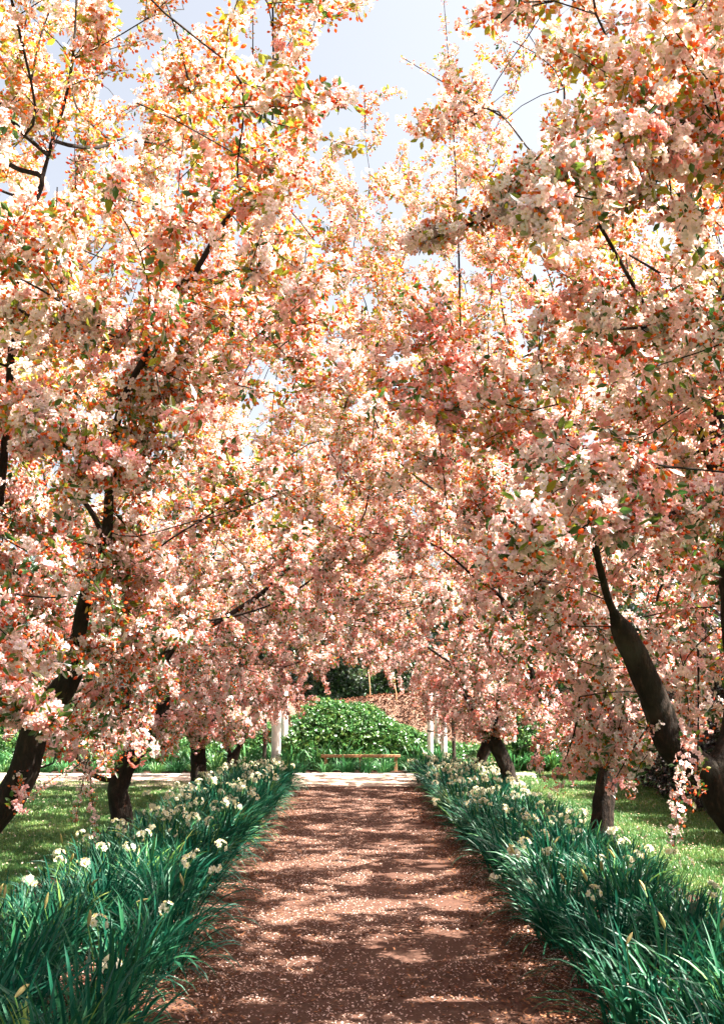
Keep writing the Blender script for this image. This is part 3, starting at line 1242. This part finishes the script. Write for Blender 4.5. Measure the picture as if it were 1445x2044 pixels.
# the pair beside the viewer's end of the path
b = np.array([-2.55, 5.5, 0])
seeds = [[b, b + np.array([.2, 0, .5]), A_(20, 1590, 5.5), A_(75, 1450, 5.5), A_(150, 1345, 5.45)],
         [A_(150, 1345, 5.45), A_(165, 1220, 5.4), A_(215, 1060, 5.3), A_(225, 940, 5.25)],
         [A_(150, 1345, 5.45), A_(240, 1260, 5.5), A_(225, 1150, 5.55), A_(240, 1040, 5.5)],
         [A_(165, 1240, 5.4), A_(255, 1150, 5.5), A_(335, 1080, 5.6), A_(400, 1040, 5.7)],
         [A_(215, 1050, 5.3), A_(240, 820, 5.2), A_(330, 650, 5.1), A_(395, 535, 5.0), A_(460, 425, 4.95), A_(520, 370, 4.9)],
         [b + np.array([.28, 0, .75]), A_(-40, 1300, 5.6), A_(0, 1000, 5.5), A_(25, 690, 5.3), A_(35, 550, 5.2), A_(105, 280, 5.1)],
         [A_(395, 535, 5.0), A_(260, 660, 4.9), A_(235, 675, 4.85)]]
apple_tree('crab apple with leaning limbs arching up between the daffodils and wide lawn', b, seeds,
           (-2.35, 5.3, 3.75), (2.25, 2.9, 3.0), 1, .14, 800, 8800, 300, arch(.9, 2.5, 1.25, (5.7, 1.6)), bud_bias=.16, caps=[(.14, .08), (.045, .03), (.04, .026), (.04, .02), (.026, .011), (.036, .012), (.012, .005)],
           whips=[(A_(480, 330, 4.8), A_(505, 0, 4.75), .03), (A_(300, 150, 4.9), A_(325, -10, 4.9), .02), (A_(600, 200, 5.2), A_(612, 115, 5.2), .02), (A_(110, 200, 4.6), A_(130, -30, 4.6), .04)],
           hangs=[(A_(60, 1540, 5.2), A_(25, 1610, 5.2), .02)],
           boughs=[([A_(-60, 780, 4.6), A_(80, 860, 4.2), A_(240, 960, 3.9)], .26, 150), ([A_(-60, 1330, 4.8), A_(30, 1400, 4.4), A_(110, 1440, 4.2)], .2, 90), ([A_(-40, 560, 4.6), A_(80, 640, 4.3), A_(200, 650, 4.2)], .24, 110)])
b = np.array([2.55, 5.5, 0])
seeds = [[b, b + np.array([-.12, 0, .5]), A_(1470, 1620, 5.5), A_(1425, 1555, 5.5), A_(1345, 1490, 5.5), A_(1300, 1385, 5.45), A_(1255, 1285, 5.4)],
         [A_(1255, 1285, 5.4), A_(1215, 1200, 5.3), A_(1180, 1060, 5.1), A_(1150, 930, 4.9)],
         [A_(1440, 1570, 5.5), A_(1480, 1400, 5.6), A_(1455, 1100, 5.6), A_(1430, 800, 5.5), A_(1440, 560, 5.4)],
         [A_(1180, 940, 4.9), A_(1110, 850, 4.9), A_(980, 815, 4.95), A_(830, 818, 5.0)],
         [A_(1360, 1500, 5.5), A_(1375, 1440, 5.4), A_(1362, 1330, 5.3)],
         [A_(1455, 1100, 5.6), A_(1380, 800, 5.2), A_(1280, 600, 4.9), A_(1180, 420, 4.6)],
         [A_(1430, 800, 5.5), A_(1500, 500, 4.8), A_(1400, 250, 4.2), A_(1290, 330, 3.9)]]
apple_tree('crab apple with thick bent low limb reaching over the path, facing purple shrubs', b, seeds,
           (2.5, 4.95, 3.75), (2.05, 2.9, 3.0), 2, .16, 800, 8600, 300, arch(.7, 2.1, 1.2, (5.75, 2.1)), bud_bias=-.03, caps=[(.17, .075), (.055, .03), (.10, .025), (.024, .01), (.02, .008), (.03, .012), (.028, .011)],
           boughs=[([A_(1500, 1000, 4.2), A_(1250, 1040, 3.6), A_(1005, 1090, 3.1)], .24, 200), ([A_(1520, 60, 3.9), A_(1330, 210, 3.4), A_(1130, 400, 3.0), A_(1060, 470, 2.95)], .30, 260),
                   ([A_(1500, 560, 4.6), A_(1350, 640, 4.2), A_(1180, 660, 3.9)], .25, 140), ([A_(1180, 330, 4.4), A_(1000, 420, 4.3), A_(830, 490, 4.4)], .22, 140)],
           whips=[(A_(895, 520, 5.3), A_(884, -20, 5.2), .02), (A_(850, 290, 6), A_(803, 115, 6), .03)],
           hangs=[(A_(1310, 1540, 5.0), A_(1345, 1690, 5.0), .04), (A_(1120, 1480, 6.0), A_(1105, 1560, 6.0), .03), (A_(1400, 1500, 4.9), A_(1390, 1600, 4.9), .02),
                  (A_(1240, 1500, 5.2), A_(1215, 1580, 5.2), .02)])
# second pair
b = np.array([-2.50, 10.6, 0])
seeds = [[b, A_(243, 1640, 10.6), A_(236, 1575, 10.6), A_(262, 1515, 10.6), A_(303, 1465, 10.6), A_(325, 1415, 10.6), A_(330, 1300, 10.6)],
         [A_(236, 1560, 10.6), A_(190, 1548, 10.5), A_(150, 1500, 10.4), A_(120, 1400, 10.3)],
         [A_(262, 1520, 10.6), A_(250, 1400, 10.8), A_(270, 1250, 11)]]
apple_tree('crab apple whose dark trunk forks low, one stub limb reaching towards the wide lawn', b, seeds,
           (-2.1, 10.6, 4.5), (3.15, 3.0, 3.8), 3, .125, 760, 10400, 0, arch(.95, 2.15, .9), bud_bias=.05, caps=[(.125, .05), (.06, .03), (.06, .03)], open_top=.15,
           whips=[(A_(720, 300, 9.6), A_(727, 170, 9.6), .03)],
           hangs=[(A_(170, 1540, 9.8), A_(195, 1690, 9.8), .04), (A_(140, 1560, 9.6), A_(150, 1650, 9.6), .03), (A_(60, 1540, 9.8), A_(45, 1600, 9.8), .03)])
b = np.array([2.52, 10.8, 0])
seeds = [[b, A_(1203, 1610, 10.8), A_(1212, 1550, 10.8), A_(1224, 1490, 10.8)],
         [A_(1224, 1495, 10.8), A_(1145, 1470, 10.7), A_(1085, 1400, 10.6), A_(1055, 1330, 10.5)],
         [A_(1224, 1490, 10.8), A_(1260, 1400, 10.9), A_(1300, 1250, 11)],
         [A_(1224, 1490, 10.8), A_(1190, 1380, 11), A_(1180, 1250, 11.2)]]
apple_tree('crab apple with straight stout trunk rising from daffodils before the purple shrubs', b, seeds,
           (2.1, 10.7, 4.4), (3.0, 3.0, 3.7), 4, .125, 760, 10400, 0, arch(.95, 2.15, 1.0), caps=[(.125, .09), (.06, .03), (.06, .03), (.05, .025)], open_top=.15,
           hangs=[(A_(1110, 1480, 9.8), A_(1118, 1580, 9.8), .03), (A_(1075, 1480, 10.2), A_(1080, 1560, 10.2), .03), (A_(1050, 1460, 10.2), A_(1058, 1540, 10.2), .03),
                  (A_(1150, 1500, 9.8), A_(1140, 1570, 9.8), .02), (A_(1265, 1500, 9.6), A_(1262, 1590, 9.6), .02)])
# third pair
b = np.array([-2.5, 16.3, 0])
apple_tree('crab apple with upright single trunk between the forked tree and the row end', b, default_seeds(b, 5, (-.02, 0), 1.15),
           (-2.2, 16.2, 4.2), (2.85, 3.0, 3.4), 5, .12, 680, 9000, 0, arch(.95, 2.05, .9))
b = np.array([2.45, 16.0, 0])
apple_tree('crab apple with trunk leaning towards the path, set among flowering daffodils', b, default_seeds(b, 6, (-.42, 0), 1.15),
           (2.1, 16.0, 4.2), (2.85, 3.0, 3.4), 6, .115, 680, 9000, 0, arch(.95, 2.05, .9))
# last pair, by the cross path
b = np.array([-2.45, 20.2, 0])
seeds = [[b, b + np.array([-.03, 0, .3]), b + np.array([-.12, 0, .75]), b + np.array([-.4, 0, 1.6])],
         [b + np.array([-.02, 0, .3]), b + np.array([.12, 0, .7]), b + np.array([.5, .1, 1.7])]] + default_seeds(b, 7, (0, .05), .5, 3)[1:]
apple_tree('crab apple with trunk split in a V, last of its row by two pale columns', b, seeds,
           (-2.05, 20.4, 3.75), (2.75, 2.9, 3.15), 7, .11, 640, 7400, 0, arch(.95, 2.05, .8),
           hangs=[(A_(px, 1330, 19.6), A_(px + random.uniform(-6, 6), yb, 19.5), .04) for px, yb in ((530, 1460), (545, 1445), (558, 1450), (572, 1440), (586, 1450), (600, 1430), (612, 1425), (625, 1410), (640, 1395), (655, 1385), (515, 1455), (565, 1435), (595, 1420))])
b = np.array([2.3, 19.9, 0])
apple_tree('crab apple with short crooked trunk, last of its row by the banded pale column', b, default_seeds(b, 8, (.28, 0), .9),
           (1.95, 20.2, 3.75), (2.75, 2.9, 3.15), 8, .11, 640, 7400, 0, arch(.95, 2.05, .8),
           hangs=[(A_(px, 1330, 19.4), A_(px + random.uniform(-6, 6), yb, 19.3), .04) for px, yb in ((775, 1370), (790, 1375), (805, 1385), (820, 1395), (835, 1410), (848, 1430), (860, 1445), (872, 1470), (880, 1490), (893, 1470), (905, 1480), (918, 1470), (885, 1450), (865, 1440))])
# the tree beside the viewer, whose shade falls on the path ahead
b = np.array([2.75, -.3, 0])
apple_tree('crab apple beside the start of the path, shading the ground ahead', b, default_seeds(b, 9, (0, -.1), 1.2),
           (2.7, -.3, 4.0), (2.5, 2.8, 3.0), 9, .12, 440, 4600, 0, arch(.9, 2.6, 1.3))


# ------------------------------------------------------------------ leafy masses
def leaf_proto(name, L, w, n, mat, seed, spread):
    rng = np.random.default_rng(seed)
    V, Fc = [], []
    for i in range(n):
        d = unit(rand_unit(rng) + np.array([0, 0, .4]))
        c = rand_unit(rng) * spread * rng.random()
        B = basis(d, rng)
        l, ww = L * rng.uniform(.7, 1.2), w * rng.uniform(.8, 1.2)
        b = len(V)
        V += [c + B @ np.array(q) for q in ((0, 0, 0), (-ww, .1 * ww, l * .45), (0, -.15 * ww, l), (ww, .1 * ww, l * .45), (0, -.2 * ww, l * .45))]
        Fc += [(b, b + 4, b + 1), (b + 1, b + 4, b + 2), (b, b + 3, b + 4), (b + 4, b + 3, b + 2)]
    return proto(name, mesh_np(name, V, Fc, mat))


HEDGE_P = [leaf_proto('hedge_sprig_%d' % i, .075, .026, 12, M['hedge'], 70 + i, .09) for i in range(3)]
DARK_P = [leaf_proto('purple_sprig_%d' % i, .07, .022, 12, M['darkleaf'], 80 + i, .09) for i in range(3)]
EVER_P = [leaf_proto('evergreen_sprig_%d' % i, .11, .035, 16, M['evergreen'], 90 + i, .2) for i in range(3)]


def rand_rot(n, rng):
    return np.stack([rng.uniform(-.9, .9, n), rng.uniform(-.9, .9, n), rng.uniform(0, 6.283, n)], 1)


def stems(root, n, h, r, seed, mat=None):
    rng = np.random.default_rng(seed)
    for i in range(n):
        V, Fc = [], []
        a = rng.uniform(0, 6.28)
        p = [np.array([math.cos(a) * .06, math.sin(a) * .06, -.05])]
        for q in range(4):
            p.append(p[-1] + np.array([math.cos(a) * r * .25, math.sin(a) * r * .25, h * .22]) + rng.normal(0, .04, 3))
        tube(np.array(p), np.linspace(.022, .008, 5), 6, V, Fc)
        obj('stem', mesh_np('stem', V, Fc, mat or M['bark'], smooth=True), root)


def shrub(name, label, loc, rx, ry, h, protos, n, seed, group=None, cat='shrub'):
    rng = np.random.default_rng(seed)
    root = empty(name, loc)
    tag(root, label, cat, group)
    stems(root, 5, h, min(rx, ry), seed)
    pts = []
    while len(pts) < n:
        v = rng.uniform(-1, 1, (2000, 3))
        v[:, 2] = rng.uniform(0, 1, 2000)
        r = np.linalg.norm(v * np.array([1, 1, .9]), axis=1)
        p = v * np.array([rx, ry, h])
        ok = (r < 1 + .14 * lump((p + np.array(loc)) * 2.4, seed)) & (r > .55 * rng.random(2000) ** .3) & (p[:, 2] > .08)
        pts.extend(p[ok])
    pts = np.array(pts[:n])
    scatter('foliage', pts, rand_rot(n, rng), rng.uniform(.8, 1.3, n), rng.integers(0, 3, n), protos, root)
    return root


# ivy-green mound behind the rail
def mound_h(x):
    return np.interp(x, [-5.5, -3.2, -2.2, -1.6, -1.0, -.3, .4, 1.0, 1.5, 2.0, 3.2], [.5, .75, .9, 1.15, 1.5, 1.52, 1.30, 1.0, .72, .55, .4])


rng = np.random.default_rng(200)
root = empty('green_mound_hedge', (0, 24.6, 0))
tag(root, 'rounded bright green leafy hedge mound sloping down behind the low rail', 'hedge')
n = 9000
hx = rng.uniform(-5.4, 3.1, n)
hy = rng.uniform(-1.0, 1.0, n)
top = mound_h(hx) * np.sqrt(np.clip(1 - (hy * .95) ** 2, .02, 1)) * (1 + .08 * np.sin(hx * 5 + hy * 3)) 
hz = top * (1 - rng.random(n) ** 2.2 * .55)
front = rng.random(n) < .45
hy = np.where(front, -np.sqrt(np.clip(1 - (hz / np.maximum(mound_h(hx), .05)) ** 2, 0, 1)) * 1.0 + rng.normal(0, .05, n), hy)
hz = np.where(front, mound_h(hx) * rng.random(n), hz)
hy = np.where(front, -np.sqrt(np.clip(1 - (hz / np.maximum(mound_h(hx), .05)) ** 2, 0, 1)) * 1.0 + rng.normal(0, .06, n), hy)
scatter('foliage', np.stack([hx, hy, hz + .02], 1), rand_rot(n, rng), rng.uniform(.7, 1.15, n), rng.integers(0, 3, n), HEDGE_P, root)
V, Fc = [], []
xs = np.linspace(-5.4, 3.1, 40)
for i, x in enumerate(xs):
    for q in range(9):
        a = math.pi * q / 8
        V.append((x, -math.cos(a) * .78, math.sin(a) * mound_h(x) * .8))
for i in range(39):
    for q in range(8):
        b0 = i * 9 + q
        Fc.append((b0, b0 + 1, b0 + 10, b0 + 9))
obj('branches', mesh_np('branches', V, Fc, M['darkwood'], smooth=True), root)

# mulched bank behind the mound
V, Fc = [], []
nx, ny = 60, 16
for j in range(ny + 1):
    y = 25.4 + 3.6 * j / ny
    t = min(1, j / ny * 2.6)
    for i in range(nx + 1):
        x = -6 + 18 * i / nx
        topz = float(np.interp(x, [-6, -2, -.4, .6, 1.4, 2.4, 6, 12], [1.2, 1.45, 1.55, 1.68, 1.7, 1.62, 1.3, .9]))
        z = topz * (math.sin(t * math.pi / 2)) + .03 * math.sin(x * 6 + j) + .02 * math.sin(x * 13 - j * 2)
        V.append((x, y, z))
for j in range(ny):
    for i in range(nx):
        a = j * (nx + 1) + i
        Fc.append((a, a + 1, a + nx + 2, a + nx + 1))
bank = obj('hill_bank', mesh_np('hill_bank', V, Fc, M['bank'], smooth=True))
bank['kind'] = 'structure'
# dry chips and twigs on the bank
rng = np.random.default_rng(210)
n = 7000
bx_, bt = rng.uniform(-1.5, 4.5, n), rng.random(n)
by_ = 25.42 + bt * 1.5
bz_ = np.interp(bx_, [-6, -2, -.4, .6, 1.4, 2.4, 6, 12], [1.2, 1.45, 1.55, 1.68, 1.7, 1.62, 1.3, .9]) * np.sin(np.minimum(1, (by_ - 25.4) / 3.6 * 2.6) * math.pi / 2) + .03
Vq = np.zeros((n, 4, 3))
ang, s = rng.uniform(0, 6.28, n), rng.uniform(.03, .09, n)
tz = rng.normal(0, .5, n)
for q, (a1, a2) in enumerate(((-1, -.3), (1, -.2), (1, .2), (-1, .3))):
    Vq[:, q, 0] = bx_ + np.cos(ang) * a1 * s / 2 - np.sin(ang) * a2 * s / 2
    Vq[:, q, 1] = by_ + np.sin(ang) * a1 * s / 2 + np.cos(ang) * a2 * s / 2
    Vq[:, q, 2] = bz_ + a1 * s * tz * .5 + a2 * s * .5
tag(obj('bank_litter', quads_np('bank_litter', Vq, M['chip']), kind='stuff'), 'dry brown leaf litter covering the far bank', 'leaf litter')

# slender stakes on the bank
for (px, d, z0, z1, txt) in ((739, 26.6, 1.5, 2.35, 'slender pale stake leaning slightly on the brown bank before dark evergreen'),
                             (791, 26.4, 1.55, 2.0, 'short thin pale stake on the brown bank crest')):
    p = at(px, 1393, d)
    V, Fc = [], []
    tube(np.array([(0, 0, 0), (-.01, 0, (z1 - z0) * .5), (-.045, 0, z1 - z0)]), [.014, .013, .012], 7, V, Fc)
    o = obj('garden_stake', mesh_np('garden_stake', V, Fc, M['timber'], smooth=True), None, (p.x, d, z0))
    tag(o, txt, 'stake', 'stakes on the far bank')


# low timber rail in front of the mound
rail = empty('low_timber_rail', (0, 22.9, 0))
tag(rail, 'low orange timber rail on short posts among strap-leaved plants', 'rail')
x0, x1 = at(641, 1509, 22.9).x, at(799, 1509, 22.9).x
zc = at(720, 1509, 22.9).z
obj('plank', box_mesh('plank', x0, x1, -.06, .06, zc - .03, zc + .03, M['timber'], .006), rail)
for t in (.06, .5, .94):
    x = x0 + (x1 - x0) * t
    obj('post', box_mesh('post', x - .035, x + .035, -.035, .035, -.1, zc - .028, M['timber'], .006), rail)


# pale columns and dark posts at the end of the path
def column(label, px, d, r, h, ring=False, grp='pale columns at the end of the path'):
    p = at(px, 1500, d)
    root = empty('pale_column', (p.x, d, 0))
    tag(root, label, 'column', grp)

    def lathe(name, prof, mat):
        V, Fc = [], []
        tube(np.array([(0, 0, z) for z, _ in prof]), [q for _, q in prof], 20, V, Fc)
        return obj(name, mesh_np(name, V, Fc, mat, smooth=True), root)
    lathe('shaft', [(.1, r * 1.08), (.25, r * 1.03), (h * .5, r), (h - .12, r * .92)], M['column'])
    lathe('base', [(0, r * 1.35), (.03, r * 1.4), (.08, r * 1.35), (.12, r * 1.1)], M['column'])
    lathe('capital', [(h - .13, r * .95), (h - .08, r * 1.2), (h - .02, r * 1.3), (h, r * 1.3)], M['column'])
    if ring:
        zr = at(px, 1459, d).z
        lathe('band', [(zr - .02, r * 1.02), (zr - .015, r * 1.12), (zr + .015, r * 1.12), (zr + .02, r * 1.02)], M['darkwood'])


column('pale column with thick shaft beside a slim dark post, wide lawn side', 551, 23.2, .105, 1.9)
column('pale slimmer column just inside the thick one by the green mound', 568, 23.8, .08, 1.9)
column('pale slim column with a thin dark band near its top', 859, 23.4, .07, 1.9, True)
column('pale column behind hanging blossoms between banded column and pale stout one', 874, 24.0, .07, 1.9)
column('pale stout column partly hidden by a drooping blossom spray', 886, 23.4, .07, 1.9)
for px, d, txt in ((528, 23.0, 'slim dark timber post beside two pale columns, wide lawn side'), (905, 23.0, 'slim dark timber post beside three pale columns, purple shrub side')):
    p = at(px, 1500, d)
    root = empty('slim_post', (p.x, d, 0))
    tag(root, txt, 'post')
    V, Fc = [], []
    tube(np.array([(0, 0, -.05), (.01, 0, .6), (.0, 0, 1.3), (.01, 0, 2.3)]), [.05, .045, .043, .04], 10, V, Fc, .05, np.random.default_rng(3))
    obj('shaft', mesh_np('shaft', V, Fc, M['darkwood'], smooth=True), root)
    V, Fc = [], []
    tube(np.array([(.01, 0, 2.3), (.01, 0, 2.33), (.01, 0, 2.36)]), [.055, .055, .03], 10, V, Fc)
    obj('cap', mesh_np('cap', V, Fc, M['darkwood']), root)

# strap-leaved border plants beyond the cross path
AG = [clump_mesh('border_leaves', 100, .16, 300 + v, M['agap'], (0, 0), 1.0, 1.7) for v in range(4)]
rng = np.random.default_rng(310)
row = 0
for (yy, xa, xb, st, s) in ((22.35, -9.0, 2.6, .46, .72), (23.35, -8.6, 2.3, .55, 1.25), (22.9, 2.9, 5.0, .5, 1.2)):
    x = xa
    while x < xb:
        X, Y = x + rng.uniform(-.1, .1), yy + rng.uniform(-.1, .1)
        txt = ('arching strap-leaved plant edging the far kerb before the low rail', 'tall strap-leaved plant growing behind the low rail and kerb row', 'tall strap-leaved plant behind the pale columns, purple shrub side')[row]
        if row < 2 and X < -2.6:
            txt = ('arching strap-leaved plant edging the far kerb across the wide lawn', 'tall strap-leaved plant in the border across the wide lawn')[row]
        root = empty('strap_leaf_plant', (X, Y, 0), rng.uniform(0, 6.28))
        tag(root, txt, 'plant', 'strap-leaved plants beyond the cross path')
        o = obj('leaves', AG[int(rng.integers(0, 4))], root, kind='stuff')
        q = s * rng.uniform(.85, 1.15)
        o.scale = (q * 1.1, q * 1.1, q)
        x += st
    row += 1

# purple-leaved shrubs along the far edge of the lawn strip
ys = [6.3, 8.0, 9.7, 11.5, 13.2, 14.9, 16.7, 18.4]
for i, y in enumerate(ys):
    x = 5.95 + .12 * math.sin(i * 2.1)
    shrub('purple_shrub', 'dark purple-leaved shrub in the row edging the shaded lawn', (x, y, 0), 1.05, 1.1, 3.05 + .12 * math.sin(i * 1.7), DARK_P, 2400, 400 + i, 'purple shrubs beyond the lawn strip')
for i, (x, y, hgt) in enumerate(((5.3, 21.0, 1.7), (4.1, 23.6, 1.5))):
    shrub('green_shrub', ('glossy dark green shrub closing the lawn strip beyond the purple row', 'glossy green shrub behind the banded column and short crooked trunk')[i], (x, y, 0), 1.1, 1.0, hgt, HEDGE_P, 1300, 420 + i)
# green shrubs across the wide lawn
for i, (x, y, rx, h) in enumerate(((-9.5, 25.0, 1.6, 1.8), (-6.8, 25.4, 1.5, 1.5), (-4.6, 25.8, 1.2, 1.7), (-12.0, 24.0, 1.6, 2.0), (-14.5, 22.5, 1.6, 2.2))):
    shrub('green_shrub', 'rounded green shrub in the border across the wide lawn', (x, y, 0), rx, 1.2, h, HEDGE_P, 1500, 440 + i, 'green shrubs across the wide lawn')


# background evergreens
def bg_tree(label, loc, rx, h, seed, n=2600):
    rng = np.random.default_rng(seed)
    root = empty('evergreen_tree', loc)
    tag(root, label, 'tree', 'evergreen trees beyond the bank')
    V, Fc = [], []
    tube(np.array([(0, 0, -.1), (.05, 0, h * .25), (-.05, .05, h * .55), (0, 0, h * .85)]), [.2, .16, .1, .03], 9, V, Fc, .06, rng)
    obj('trunk', mesh_np('trunk', V, Fc, M['bark'], smooth=True), root)
    for i in range(6):
        a, z = rng.uniform(0, 6.28), h * rng.uniform(.2, .6)
        V, Fc = [], []
        tube(np.array([(0, 0, z), (math.cos(a) * rx * .4, math.sin(a) * rx * .4, z + .4), (math.cos(a) * rx * .8, math.sin(a) * rx * .8, z + .9)]), [.07, .05, .02], 6, V, Fc)
        obj('limb', mesh_np('limb', V, Fc, M['bark'], smooth=True), root)
    pts = []
    while len(pts) < n:
        v = rng.uniform(-1, 1, (2000, 3))
        r = np.linalg.norm(v, axis=1)
        p = v * np.array([rx, rx, h * .48]) + np.array([0, 0, h * .53])
        ok = (r < 1 + .22 * lump((p + np.array(loc)) * 1.3, seed)) & (r > .5 * rng.random(2000) ** .3) & (lump(p * 1.8, seed + 2) > -.5)
        pts.extend(p[ok])
    pts = np.array(pts[:n])
    scatter('crown', pts, rand_rot(n, rng), rng.uniform(1.0, 1.8, n), rng.integers(0, 3, n), EVER_P, root)


for i, (x, y, rx, h) in enumerate(((-.2, 32.5, 2.6, 6.2), (-5.0, 34, 2.8, 5.6), (5.0, 34, 2.8, 5.8), (-10.5, 33, 3.0, 6.0), (10.5, 33, 3.0, 6.0), (-16, 30, 3.2, 6.5), (15.0, 26, 3.0, 6))):
    bg_tree('dark evergreen tree standing beyond the brown bank and hedge mound' if i == 0 else 'dark evergreen tree in the belt behind the garden border', (x, y, 0), rx, h, 500 + i)

# white marker stake at the foot of the purple shrubs
p = on_plane(1143, 1552, 0)
mk = empty('marker_stake', (p.x, p.y, 0))
tag(mk, 'short white marker stake standing on the lawn before dark shrubs', 'stake')
V, Fc = [], []
tube(np.array([(0, 0, -.05), (0, 0, .2), (0, 0, .34)]), [.014, .014, .013], 8, V, Fc)
obj('shaft', mesh_np('shaft', V, Fc, M['white'], smooth=True), mk)
V, Fc = [], []
tube(np.array([(0, 0, .33), (0, 0, .35), (0, 0, .365)]), [.022, .022, .01], 8, V, Fc)
obj('cap', mesh_np('cap', V, Fc, M['white']), mk)


# ------------------------------------------------------------------ lawn grass
def tuft(name, n, seed):
    rng = np.random.default_rng(seed)
    V, Fc = [], []
    for i in range(n):
        x, y = rng.normal(0, .045, 2)
        a = rng.uniform(0, 6.28)
        h, w, l = rng.uniform(.025, .055), rng.uniform(.003, .005), rng.uniform(.005, .035)
        dx, dy = math.cos(a), math.sin(a)
        b0 = len(V)
        V += [(x - dy * w, y + dx * w, 0), (x + dy * w, y - dx * w, 0), (x + dy * w * .7 + dx * l * .4, y - dx * w * .7 + dy * l * .4, h * .6),
              (x - dy * w * .7 + dx * l * .4, y + dx * w * .7 + dy * l * .4, h * .6), (x + dx * l, y + dy * l, h)]
        Fc += [(b0, b0 + 1, b0 + 2, b0 + 3), (b0 + 3, b0 + 2, b0 + 4)]
    return proto(name, mesh_np(name, V, Fc, M['grass']))


TUFTS = [tuft('grass_tuft_%d' % i, 22, 600 + i) for i in range(3)]


def lawn(name, x0, x1, y0, y1, dens, seed, label):
    rng = np.random.default_rng(seed)
    n = int((x1 - x0) * (y1 - y0) * dens)
    x, y = rng.uniform(x0, x1, n), rng.uniform(y0, y1, n)
    ok = np.array([in_view(a, b_, 0.0, .06) for a, b_ in zip(x, y)])
    x, y = x[ok], y[ok]
    n = len(x)
    rot = np.stack([rng.normal(0, .12, n), rng.normal(0, .12, n), rng.uniform(0, 6.28, n)], 1)
    o = scatter(name, np.stack([x, y, np.full(n, -.005)], 1), rot, rng.uniform(.7, 1.25, n), rng.integers(0, 3, n), TUFTS)
    tag(o, label, 'grass')


lawn('grass', -12, -2.75, 5, 20.2, 190, 701, 'short green grass of the wide dappled lawn')
lawn('grass', 2.8, 6.6, 6, 24, 230, 702, 'short green grass of the strip before purple shrubs')


# petals blown onto the lawns
def lawn_petals(name, n, x0, x1, y0, y1, seed, label):
    rng = np.random.default_rng(seed)
    x, y = rng.uniform(x0, x1, n), rng.uniform(y0, y1, n)
    s_ = rng.uniform(.010, .020, n)
    a = rng.uniform(0, 6.28, n)
    z = rng.uniform(.03, .05, n)
    V = np.zeros((n, 4, 3))
    for q, (c1, c2) in enumerate(((-1, -.6), (1, -.5), (1, .5), (-1, .6))):
        V[:, q, 0] = x + (np.cos(a) * c1 - np.sin(a) * c2) * s_ / 2
        V[:, q, 1] = y + (np.sin(a) * c1 + np.cos(a) * c2) * s_ / 2
        V[:, q, 2] = z + c1 * s_ * rng.normal(0, .25, n)
    tag(obj(name, quads_np(name, V, M['fallen']), kind='stuff'), label, 'petals')


lawn_petals('lawn_petals', 5000, -9, -2.8, 6, 19, 801, 'pale petals blown across the wide lawn')
lawn_petals('lawn_petals', 2500, 2.8, 5, 7, 19, 802, 'pale petals blown across the lawn strip by purple shrubs')
